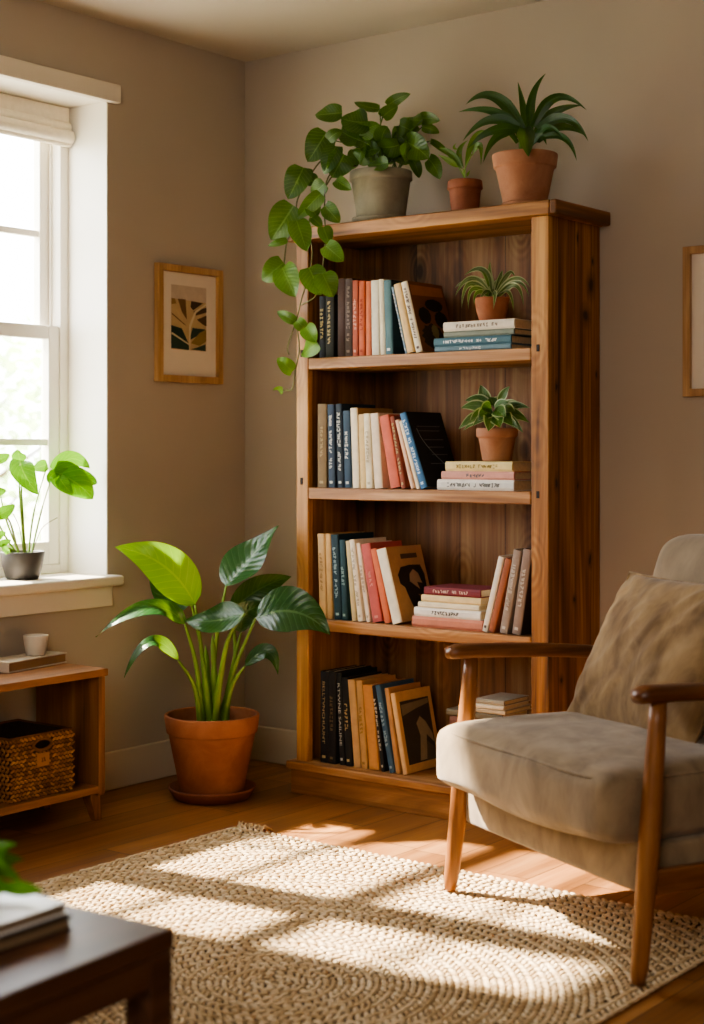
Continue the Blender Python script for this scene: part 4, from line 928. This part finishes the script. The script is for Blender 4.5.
# spider plant on the stack of the top shelf
_, px, py, rr, rb, zt = PX['spider']; o = (px, py, flat_top[1]+.0005)
t = thing('spider_plant', 'grassy pale-striped plant in a terracotta pot on the top shelf book stack', 'potted plant', o)
pot(t, rr, rb, zt-o[2], M['terra'], .0, ridge=False)
foliage(t, o, SPI, M['spider'], 'foliage', 'strap', .0, .3, 12)
# variegated plant
_, px, py, rr, rb, zt = PX['var']; o = (px, py, flat_top[2]+.0005)
t = thing('variegated_plant', 'pale-edged leafy plant in a terracotta pot on the second shelf book stack', 'potted plant', o)
pot(t, rr, rb, zt-o[2], M['terra2'], .3)
foliage(t, o, VAR, M['var'], 'foliage', 'ovate', .03, .2, 10)

# big floor plant
o = (.334, -.531, 0.0008)
t = thing('floor_plant', 'large broad-leaved plant in a terracotta floor pot between window and bookcase', 'potted plant', o)
m = MB(); m.lathe([(0, 0), (.118, 0), (.138, .03), (.139, .036), (.131, .036), (.113, .012), (0, .012)], 56); m.build('saucer', M['terra3'], t, smooth=True)
p_ = pot(t, .153, .1, .252, M['terra'], .24, wall=.012); p_.location.z = .0125
Z0 = .23
for i, (l, s, c, lab) in enumerate(BIGL):
    b_, mm, tp, w, n = l
    m = MB(); s2_ = Vector(rel(s, o)); s2_.z = Z0; s2_.x *= .9; s2_.y = max(-.08, min(.08, s2_.y))
    path = bez([s2_, rel(c, o), rel(b_, o)], 8)
    m.tube(path, [.011 - .0075*k/(len(path)-1) for k in range(len(path))], 8); st = m.build('stem', M['stem'], t, smooth=True)
    m = MB(); m.leaf(rel(b_, o), rel(mm, o), rel(tp, o), n, w, 'ovate', .22, .045, 20, [.9,.1,.35,.0,.1,.45,.5,.4,.2,.0][i])
    lf = m.build('leaf', M['big_sunlit'] if lab else M['big'], st, smooth=True)
    if lab: lf['label'] = lab
for q in BIGX:
    q2 = [rel(p, o) for p in q]; q2[0] = (q2[0][0]*.9, q2[0][1]*.6, Z0)
    m = MB(); m.tube(bez(q2, 6), [.011]*7 + [.008]*4 + [.004, .001], 8); m.build('young_shoot', M['stem'], t, smooth=True)

# monstera on the sill
o = (-0.0848, -0.9464, WZ0+.0005)
t = thing('monstera_plant', 'bright green split-leaf plant in a charcoal pot on the window sill', 'potted plant', o)
pot(t, .069, .052, .086, M['char'], 0, ridge=False)
for i, (l, sp, s, c) in enumerate(MONL):
    b_, mm, tp, w, n = l
    if sp < 2: m = MB(); m.tube(bez([(rel(s, o)[0], rel(s, o)[1], .07), rel(c, o), rel(b_, o)], 6), [.0035]*7 + [.0022]*6, 6); st = m.build('stem', M['stem'], t, smooth=True)
    m = MB(); m.leaf(rel(b_, o), rel(mm, o), rel(tp, o), n, w, 'heart', .12, .02, 16, random.uniform(.2, .9)); m.build('leaf', M['mon'], st, smooth=True)
m = MB()
for q in MONX: m.tube(bez([rel(p, o) for p in q], 6), .0015, 5)
m.build('aerial_root', M['vine'], t, smooth=True)

# ------------------------------------------------------------------ cabinet with cup, book and basket
CX1, CY0, CY1, CZ = .30, -2.15, -.953, .452
cab = thing('low_cabinet', 'low open-fronted wooden cabinet with tapered legs under the window', 'cabinet', (.16, -1.55, 0))
def cb(name, a, b_, mat, bevel=.003):
    oo = (.16, -1.55, 0); return bx(name, tuple(a[i]-oo[i] for i in range(3)), tuple(b_[i]-oo[i] for i in range(3)), mat, cab, bevel)
cb('top_board', (.018, CY0, CZ-.022), (CX1+.006, CY1+.003, CZ), M['cab'])
cb('side_panel', (.02, CY1-.03, .078), (CX1, CY1-.004, CZ-.0225), M['cab_v'])
cb('side_panel', (.02, CY0+.004, .078), (CX1, CY0+.03, CZ-.0225), M['cab_v'])
cb('shelf', (.02, CY0+.0305, .085), (CX1, CY1-.0305, .108), M['cab'])
for x in (.05, CX1-.035):
    for y in (CY0+.045, CY1-.032):
        m = MB(); d = lambda v, w: (v-.16, w+1.55)
        dx = -.006 if x < .15 else .006; dy = .018 if y > -1.5 else -.018
        q = lambda h, r, ox, oy: [(x-.16+ox+r*i, y+1.55+oy+r*j, h) for i, j in ((-1,-1),(1,-1),(1,1),(-1,1))]
        m.hexa(q(0, .012, dx, dy), q(.0845, .021, 0, 0)); m.build('leg', M['cab_v'], cab, bevel=.003)
t = thing('closed_book', 'thick white-covered book lying flat on the low cabinet under the cup', 'book', (.087, -1.079, CZ+.0005), .165)
m = MB(); D, L, th = .18, .262, .031
m.box((-.05, -.131, 0), (.05, .131, .0035)); m.box((-.05, -.131, th-.0035), (.05, .131, th)); m.box((-.05, -.131, .0035), (.047, -.1275, th-.0035))
m.build('cover', bookmat('d8d0c4'), t, bevel=.001)
bx('page_block', (-.046, -.127, .0037), (.047, .127, th-.0037), plain('brown_pages', '9a7a58', .8, .1), t, 0)
t = thing('ceramic_cup', 'small white ceramic cup standing on the book on the low cabinet', 'cup', (.090, -1.043, CZ+.0318))
m = MB(); m.lathe([(0, .001), (.027, .001), (.0295, .004), (.038, .058), (.0375, .060), (.0355, .060), (.0345, .055), (.027, .008), (0, .007)], 40); m.build('cup_body', M['ceramic'], t, smooth=True)

# braided stitches (rug and basket)
def stitches(mb_list, name, mat, parent=None, loc=None, nu=6, nv=4):
    """mb_list: array of (cx,cy,cz, ax(3), ay(3), az(3), tint)"""
    A = np.array(mb_list); n = len(A)
    ring = []
    for i in range(1, nv):
        th = PI*i/nv
        for k in range(nu):
            ph = 2*PI*k/nu; ring.append((math.cos(th), math.sin(th)*math.cos(ph), math.sin(th)*math.sin(ph)))
    U = np.array([(1, 0, 0)] + ring + [(-1, 0, 0)])
    fs = []
    K = len(U)
    for k in range(nu): fs.append((0, 1+k, 1+(k+1) % nu))
    quads = []
    for i in range(nv-2):
        for k in range(nu):
            a = 1+i*nu+k; b_ = 1+i*nu+(k+1) % nu; quads.append((a, a+nu, b_+nu, b_))
    for k in range(nu): fs.append((K-1, 1+(nv-2)*nu+(k+1) % nu, 1+(nv-2)*nu+k))
    V = A[:, None, 0:3] + U[None, :, 0:1]*A[:, None, 3:6] + U[None, :, 1:2]*A[:, None, 6:9] + U[None, :, 2:3]*A[:, None, 9:12]
    off = (np.arange(n)*K)[:, None, None]
    T3 = (np.array(fs)[None] + off).reshape(-1, 3); Q4 = (np.array(quads)[None] + off).reshape(-1, 4)
    me = bpy.data.meshes.new(name)
    me.vertices.add(n*K); me.vertices.foreach_set('co', V.reshape(-1).astype(np.float32))
    loops = np.concatenate([T3.reshape(-1), Q4.reshape(-1)])
    me.loops.add(len(loops)); me.loops.foreach_set('vertex_index', loops.astype(np.int32))
    starts = np.concatenate([np.arange(len(T3))*3, len(T3)*3 + np.arange(len(Q4))*4])
    me.polygons.add(len(starts)); me.polygons.foreach_set('loop_start', starts.astype(np.int32))
    me.update(calc_edges=True); me.validate()
    me.polygons.foreach_set('use_smooth', [True]*len(me.polygons))
    at = me.attributes.new('tint', 'FLOAT', 'POINT'); at.data.foreach_set('value', np.repeat(A[:, 12], K).astype(np.float32))
    me.materials.append(mat)
    ob = bpy.data.objects.new(name, me); COL.objects.link(ob)
    if parent: ob.parent = parent
    if loc: ob.location = loc
    return ob

bk = thing('wicker_basket', 'woven brown basket with leather tag inside the low cabinet', 'basket', (.155, -1.181, .1085))
BW, BH, BD = .119, .176, .122
m = MB()
# walls: front wall has the hand hole
hz0, hz1, hy = .136, .163, .031
xf = BD
m.box((xf-.008, -BW, 0), (xf, BW, hz0)); m.box((xf-.008, -BW, hz0), (xf, -hy, hz1)); m.box((xf-.008, hy, hz0), (xf, BW, hz1)); m.box((xf-.008, -BW, hz1), (xf, BW, BH))
m.box((-BD, -BW, 0), (xf-.008, -BW+.008, BH)); m.box((-BD, BW-.008, 0), (xf-.008, BW, BH)); m.box((-BD, -BW+.008, 0), (-BD+.008, BW-.008, BH)); m.box((-BD+.008, -BW+.008, 0), (xf-.008, BW-.008, .006))
m.build('basket_wall', M['wicker_b'], bk)
S = []
rows_ = 15; dz = BH/rows_
for r_ in range(rows_):
    z = (r_+.5)*dz; c = 17
    for k in range(c):
        y = -BW + (k+.5+(.25 if r_ % 2 else -.25))*2*BW/c
        if abs(y) < hy+.006 and hz0-.004 < z < hz1+.004: continue
        ti = .55 if r_ % 2 else -.55
        S.append((xf+.001, y, z, 0, .0095*math.cos(ti), .0095*math.sin(ti), 0, -.0046*math.sin(ti), .0046*math.cos(ti), .0045, 0, 0, random.random()))
    c2 = 15
    for k in range(c2):
        x = -BD + (k+.5)*2*BD/c2; ti = .55 if r_ % 2 else -.55
        S.append((x, -BW-.001, z, .0095*math.cos(ti), 0, .0095*math.sin(ti), -.0046*math.sin(ti), 0, .0046*math.cos(ti), 0, .0045, 0, random.random()))
stitches(S, 'weave', M['wicker'], bk)
m = MB(); rim = [(xf-.004, -BW+.004, BH), (xf-.004, BW-.004, BH), (-BD+.004, BW-.004, BH), (-BD+.004, -BW+.004, BH), (xf-.004, -BW+.004, BH)]
m.tube(rim, .0055, 8); m.build('rim', M['wicker'], bk, smooth=True)
m = MB(); hp = [(xf+.002, hy*math.cos(a)*1.08, (hz0+hz1)/2 + .016*math.sin(a)) for a in [2*PI*i/20 for i in range(21)]]
m.tube(hp, .005, 8); m.build('handle_rim', M['wicker'], bk, smooth=True)
tg = bx('tag', (xf+.0052, -.024, .088), (xf+.0075, .022, .126), M['leather'], bk, .001)
glyphs('N7', .018, .012, plain('tag_ink', '6a4220', .7), 'tag_mark', tg, lambda q, w: (xf+.0077, q, .107+w))

# ------------------------------------------------------------------ pictures
def picture(name, label, cat_loc, rz, W, Hh, fw, print_w, print_h, pz, design):
    t = thing(name, label, 'framed picture', cat_loc, rz)
    # local: x along wall, y out of the wall is -y, z up
    m = MB()
    for a, b_ in (((-W/2, 0), (-W/2+fw, Hh)), ((W/2-fw, 0), (W/2, Hh)), ((-W/2+fw, 0), (W/2-fw, fw)), ((-W/2+fw, Hh-fw), (W/2-fw, Hh))):
        m.box((a[0], -.024, a[1]), (b_[0], -.001, b_[1]))
    m.build('frame', M['frame'], t, bevel=.0015)
    bx('mount', (-W/2+fw, -.009, fw), (W/2-fw, -.004, Hh-fw), M['mat'], t, 0)
    if design: design(t, print_w, print_h, pz)
    return t
def leaf_print(t, w, h, z0):
    e = [0]
    def poly_(pts, col, parent=None):
        e[0] += 1; m = MB(); y = -.0095 - .00012*e[0]
        m.quad([(-w/2 + w*u, y, z0 + h*v) for u, v in pts]); return m.build('print_shape' if parent else 'art_print', bookmat(col), parent or t)
    pr = poly_([(0,0),(1,0),(1,1),(0,1)], 'b8a07a')
    poly_([(0,1),(1,.97),(1,1.27),(0,1.27)], 'bfae9c', pr)
    poly_([(0,.47),(.3,.42),(.5,.12),(.52,0),(.0,.02)], '20382c', pr)
    poly_([(0,.3),(.5,.1),(.5,.13),(.02,.335)], 'c9bda0', pr)
    poly_([(.52,.2),(.6,.45),(.98,.44),(.8,.32)], '23382e', pr)
    poly_([(.54,.02),(.98,.0),(.98,.14),(.72,.06)], '2a4034', pr)
    poly_([(.55,.14),(.8,.36),(1,.44),(1,.2),(.8,.1)], '8a7440', pr)
    poly_([(.18,1),(.4,1),(.44,.6),(.3,.74)], '6e5232', pr)
    poly_([(0,.72),(.02,.68),(.42,.47),(.4,.5)], '6a5030', pr)
    poly_([(0,.88),(.14,.9),(.1,1),(0,1)], '8a7048', pr)
    poly_([(.56,.98),(.9,.96),(.62,.8),(.54,.86)], '3a2c1c', pr)
    poly_([(.62,.78),(1,.88),(1,.78),(.7,.7)], '4a361f', pr)
    poly_([(.72,.62),(1,.72),(1,.5),(.88,.54)], '4c3820', pr)
    poly_([(.495,0),(.525,0),(.55,.45),(.7,.75),(1,.93),(.98,.95),(.66,.78),(.5,.5)], 'cdbf9e', pr)
picture('framed_leaf_print', 'small oak-framed abstract leaf print on the wall beside the window', (0, -.298, 1.329), PI/2, .318, .397, .024, .172, .172, .112, leaf_print)
def pale_print(t, w, h, z0):
    m = MB()
    m.quad([(-w/2, -.0097, z0), (w/2, -.0097, z0), (w/2, -.0097, z0+h), (-w/2, -.0097, z0+h)]); m.build('art_print', bookmat('cfc8ba'), t)
picture('framed_pale_print', 'oak-framed pale picture cut off at the edge, on the wall right of the bookcase', (1.869, 0, 1.254), 0, .32, .432, .022, .2, .28, .08, pale_print)

# ------------------------------------------------------------------ rug
RX0, RX1, RY0, RY1 = .668, 2.262, -3.65, -.785
rug = thing('jute_rug', 'large braided natural jute rug on the oak floor', 'rug', ((RX0+RX1)/2, (RY0+RY1)/2, .0005))
hx, hy_ = (RX1-RX0)/2, (RY1-RY0)/2
bx('backing', (-hx+.008, -hy_+.008, 0), (hx-.008, hy_-.008, .0035), M['jute_b'], rug, .002)
S = []; rnd = random.Random(3)
pitch = .0150; ccx, ccy = .16, .49; brd = 3*pitch     # braids wound around a centre, plain rows along the edges
def stitch(x, y, dirn, r_):
    ta = dirn + (.5 if r_ % 2 else -.5) + rnd.uniform(-.14, .14)
    la, lb = .0127, .0061
    S.append((x, y, .0052 + rnd.uniform(-.0006, .0012), la*math.cos(ta), la*math.sin(ta), rnd.uniform(-.001, .001), -lb*math.sin(ta), lb*math.cos(ta), 0, 0, 0, .0042, rnd.random()*.8+.1))
for r_ in range(1, 210):
    r = r_*pitch; cnt = max(5, int(2*PI*r/.0215)); a0 = rnd.random()*6
    for i in range(cnt):
        a = a0 + 2*PI*i/cnt; x = ccx + r*math.cos(a); y = ccy + r*math.sin(a)
        if abs(x) < hx-brd and abs(y) < hy_-brd: stitch(x, y, a + PI/2, r_)
for k in range(3):
    ex, ey = hx-(k+.5)*pitch, hy_-(k+.5)*pitch
    for (xa, ya, xb, yb) in ((-ex, -ey, ex, -ey), (ex, -ey, ex, ey), (ex, ey, -ex, ey), (-ex, ey, -ex, -ey)):
        l_ = math.hypot(xb-xa, yb-ya); cnt = int(l_/.0215)
        for i in range(cnt): stitch(xa+(xb-xa)*(i+.5)/cnt, ya+(yb-ya)*(i+.5)/cnt, math.atan2(yb-ya, xb-xa), k)
stitches(S, 'braid', M['jute'], rug)
m = MB()
for i in range(26):
    x = -hx + rnd.uniform(0, .10); y = hy_ - .004; l = rnd.uniform(.015, .045); a = rnd.uniform(.9, 2.4)
    m.tube([(x, y, .008), (x+math.cos(a)*l*.5, y+math.sin(a)*l*.5, .012+rnd.uniform(0,.008)), (x+math.cos(a)*l, y+math.sin(a)*l, .004)], .0022, 5, tint=.5)
m.build('frayed_corner', M['jute'], rug, smooth=True)

# ------------------------------------------------------------------ armchair
U_, V_ = Vector((.9028, -.4300, 0)), Vector((.4300, .9028, 0))
ch = thing('armchair', 'taupe velvet armchair with wooden arms and legs, right of the bookcase', 'armchair', (1.5414, -.968, .0005), math.atan2(-.43, .9028))
# local: x = across (0 .. .757), y = towards the back, z up
WC = .757
def leg(pts, rad): 
    m = MB(); p = bez(pts, 5); n_ = len(p)
    rr_ = [np.interp(k/(n_-1), [0, .04, .1, .6, 1], rad) for k in range(n_)]
    m.tube(p, rr_, 16); return m.build('leg', M['oak'], ch, smooth=True)
zr = .0113   # the two front legs stand on the rug
leg([(0, 0, zr), (0, .03, .26), (0, .062, .585)], [.014, .0165, .0185, .0235, .0175])
leg([(WC, 0, zr), (WC, .025, .26), (WC, .052, .585)], [.014, .0165, .0185, .0235, .0175])
leg([(0, .70, 0), (0, .63, .26), (0, .60, .54)], [.014, .0165, .0185, .0235, .0175])
leg([(WC, .70, 0), (WC, .63, .26), (WC, .60, .54)], [.014, .0165, .0185, .0235, .0175])
def arm(x, sgn):
    m = MB(); n_ = 26; y0, y1 = -.010, .68; k_ = 16; vs = []; fs = []
    for i in range(n_+1):
        u = i/n_; y = y0 + (y1-y0)*(u if i > 4 else (1-math.cos(u*n_/4*PI/2))*4/n_)
        e = min(1, math.sqrt(max(.0, 1-(1-min(1, (y-y0)/.03))**2)) + .12)
        e2 = min(1, math.sqrt(max(.0, 1-(1-min(1, (y1-y)/.03))**2)) + .12)
        e = min(e, e2)
        w = (.029 - .004*math.sin(PI*u))*e; h = (.0185 - .002*u)*e
        zc = .602 - .058*u + .012*math.sin(PI*u) - (.004 if u < .06 else 0); xc = x + sgn*.004*math.sin(PI*u)
        for k in range(k_):
            a = 2*PI*k/k_; c_, s_ = math.cos(a), math.sin(a)
            q = lambda t: math.copysign(abs(t)**.7, t)
            vs.append((xc + w*q(c_), y, zc + h*q(s_)))
    for i in range(n_):
        for k in range(k_): fs.append((i*k_+k, (i+1)*k_+k, (i+1)*k_+(k+1) % k_, i*k_+(k+1) % k_))
    fs.append(tuple(range(k_))); fs.append(tuple(n_*k_+k for k in range(k_))[::-1])
    m.add(vs, fs); return m.build('armrest', M['oak_arm'], ch, smooth=True)
arm(0, -1); arm(WC, 1)
for x in (.0, WC):
    bx('side_rail', (x-.011, .04, .188), (x+.011, .655, .24), M['oak_arm'], ch, .006)
bx('back_rail', (.0, .622, .19), (WC, .645, .235), M['oak_arm'], ch, .006)
# upholstered base
m = MB(); m.rbox((.374, .285, .058), .016, 9, (WC/2-.012, .315, .232), (.0, .008, .0))
m.build('seat_base', M['velvet'], ch, smooth=True, subsurf=1)
# seat cushion
def sag(q):
    q = Vector(q); u = (q.x-WC/2)/.35; v = (q.y-.22)/.3
    q.z += .003*math.sin(q.x*23+1)*math.sin(q.y*17) + (.006*math.sin(q.x*11+.5) if q.z < .3 else 0)
    q.y -= .004*math.sin(q.x*17) if q.y < 0 else 0
    return q
m = MB(); m.rbox((.360, .302, .079), .042, 14, (WC/2-.002, .237, .357), (.006, .012, .026), sag)
cu = m.build('seat_cushion', M['velvet'], ch, smooth=True, subsurf=1)
m = MB(); pp = []
for i in range(81):
    a = 2*PI*i/80; k = 9; c_, s_ = math.cos(a), math.sin(a); rd = (abs(c_)**k+abs(s_)**k)**(-1/k)
    pp.append((WC/2 - .002 + .351*c_*rd, .237 + .298*s_*rd, .4205))
m.tube(pp, .0033, 6, cap=False); m.build('piping', M['velvet'], cu, smooth=True)
# backrest: reclined slab with a rounded head
def recl(q):
    q = Vector(q); z = q.z; k = (z-.42)
    return Vector((q.x, q.y + .335*k + .04*k*k, z))
m = MB(); m.rbox((.332, .062, .24), .05, 12, (WC/2, .498, .638), (.004, .012, .008), recl)
m.build('backrest', M['velvet_b'], ch, smooth=True, subsurf=1)

# throw pillow
def pil(sgn):
    def f(u, v):
        a, b_ = 2*u-1, 2*v-1
        w = .245
        x = a*w*(1-.06*(1-a*a)*0 - .05*(1-b_*b_)*abs(a)**3); z = b_*.206*(1 - .05*(1-a*a)*abs(b_)**3)
        th = .078*((1-abs(a)**2.4)*(1-abs(b_)**2.4))**.55
        q = mnoise.noise(Vector((a*2.1 + b_*.7, b_*1.3 - a*.4, 3.1)))
        wr = (.013*q + .005*(1 - abs(mnoise.noise(Vector((a*3.4 - b_*1.6, b_*1.9, 8.7))))*2.2))*(1-abs(a)**4)*(1-abs(b_)**4)
        rd = .006*math.sin(26*(math.atan2(b_, a)))*((abs(a)*abs(b_))**1.2)
        return (x, sgn*(th+wr*(1 if sgn < 0 else 0) + rd*(.0 if th < .003 else 1)), z)
    return f
base = Vector((1.5414, -.968, 0)) + U_*.348 + V_*.370
pw = thing('throw_pillow', 'brown velvet square cushion leaning on the armchair backrest', 'cushion', (base.x, base.y, .428), math.atan2(-.43, .9028))
m = MB(); m.grid(pil(-1), 44, 44); m.grid(pil(1), 44, 44)
pc = m.build('pillow_cover', M['pillow'], pw, smooth=True, loc=(0, 0, .180), rot=(-.51, 0, 0))
wl = pc.modifiers.new('w', 'WELD'); wl.merge_threshold = .0012
m = MB(); e_ = []
for i in range(4*24+1):
    k = i % 96; s_, q = divmod(k, 24); a = -1 + 2*q/24
    p2 = [(a, -1), (1, a), (-a, 1), (-1, -a)][s_]; a, b_ = p2
    e_.append((a*.245*(1-.05*(1-b_*b_)*abs(a)**3), 0, b_*.206*(1-.05*(1-a*a)*abs(b_)**3)))
m.tube(e_, .0035, 6, cap=False); m.build('seam', M['pillow'], pc, smooth=True)

# ------------------------------------------------------------------ coffee table in the foreground
ct = thing('coffee_table', 'dark walnut coffee table corner at the lower left', 'table', (2.1514, -2.56, .0005), math.radians(4.5))
bx('tabletop', (-.75, -.95, .39), (0, 0, .42), M['coffee'], ct, .004)
for nm, a, b_ in (('apron', (-.022, -.93, .345), (-.003, -.05, .3895)), ('apron', (-.70, -.022, .345), (-.05, -.003, .3895)), ('apron', (-.747, -.93, .345), (-.728, -.05, .3895)), ('apron', (-.70, -.947, .345), (-.05, -.928, .3895))):
    bx(nm, a, b_, M['coffee'], ct, .002)
for x in (-.05, -.748):
    for y in (-.05, -.948): bx('leg', (x, y, .0112), (x+.048, y+.048, .3895), M['coffee'], ct, .003)
t = thing('hardback_book', 'dark brown hardback lying under the white one on the dark coffee table', 'book', (1.933, -2.80, .4212), math.radians(2), 'books on the coffee table')
def bigbook(t, a, b_, th, mat):
    m = MB(); m.box((a[0], a[1], 0), (b_[0], b_[1], .003)); m.box((a[0], a[1], th-.003), (b_[0], b_[1], th)); m.box((a[0], a[1], .003), (a[0]+.003, b_[1], th-.003))
    m.build('cover', mat, t, bevel=.0008)
    bx('page_block', (a[0]+.0035, a[1]+.003, .0032), (b_[0]-.003, b_[1]-.003, th-.0032), plain('tan_pages', '8a7458', .85, .1), t, 0)
bigbook(t, (-.11, -.15), (.115, .14), .02, bookmat('33241a'))
t = thing('hardback_book', 'white-covered hardback on top of the dark coffee table book pair', 'book', (1.929, -2.80, .4415), math.radians(3), 'books on the coffee table')
bigbook(t, (-.11, -.15), (.112, .138), .017, plain('white_cover', 'eceae6', .3, .02, 10, 0, 0, .8))
o = (1.84, -2.70, .459)
t = thing('leafy_cutting', 'small leafy green sprig on the white book on the coffee table', 'plant', (o[0]+.005, o[1]-.015, o[2]))
m = MB()
for l in CUT: 
    q = [(p[0], p[1], max(p[2], .012)) for p in (rel(l[0], o), rel(l[1], o), rel(l[2], o))]
    m.leaf(q[0], q[1], q[2], l[4], l[3], 'ovate', .2, .03, 8)
m.build('foliage', M['mon'], t, smooth=True)

# ------------------------------------------------------------------ light
W = bpy.data.worlds.new('sky'); SC.world = W; W.use_nodes = True
bg = W.node_tree.nodes['Background']; bg.inputs[0].default_value = (.93, .96, 1.0, 1); bg.inputs[1].default_value = 9.0
def lamp(name, ty, loc, energy, col, **kw):
    l = bpy.data.lights.new(name, ty); l.energy = energy; l.color = col
    for k, v in kw.items(): setattr(l, k, v)
    ob = bpy.data.objects.new(name, l); COL.objects.link(ob); ob.location = loc; return ob
def aim(ob, d): ob.rotation_euler = Vector(d).to_track_quat('-Z', 'Y').to_euler()
sun = lamp('sun', 'SUN', (-4, -2, 4), 27.0, (1.0, .89, .72), angle=math.radians(1.5)); aim(sun, (1, .15, -.909))
pt = lamp('window_portal', 'AREA', (-.29, -1.29, 1.46), 1, (1, 1, 1), shape='RECTANGLE', size=1.3, size_y=1.42); aim(pt, (1, 0, 0)); pt.data.cycles.is_portal = True
fl = lamp('fill_light', 'AREA', (3.0, -5.0, 2.1), 46, (1.0, .93, .84), shape='RECTANGLE', size=2.2, size_y=1.4); aim(fl, (-.5, 1, -.25))  # added fill out of view, brightens the room from behind the camera

# ------------------------------------------------------------------ camera
cam = bpy.data.cameras.new('camera'); co = bpy.data.objects.new('camera', cam); COL.objects.link(co)
co.location = (3.7065, -4.1533, 1.1); aim(co, (-.61304, .79005, 0))
cam.sensor_fit = 'VERTICAL'; cam.sensor_height = 36; cam.lens = 36*1555/1024; cam.shift_y = -62/1024
cam.clip_start = .05
cam.dof.use_dof = True; cam.dof.focus_distance = 4.45; cam.dof.aperture_fstop = 2.7
SC.camera = co
SC.view_settings.view_transform = 'AgX'; SC.view_settings.look = 'AgX - Medium High Contrast'; SC.view_settings.exposure = 0.58
SC.cycles.use_denoising = True; SC.cycles.max_bounces = 10; SC.cycles.diffuse_bounces = 6; SC.cycles.transparent_max_bounces = 16
SC.cycles.sample_clamp_indirect = 6.0; SC.cycles.caustics_reflective = False; SC.cycles.caustics_refractive = False
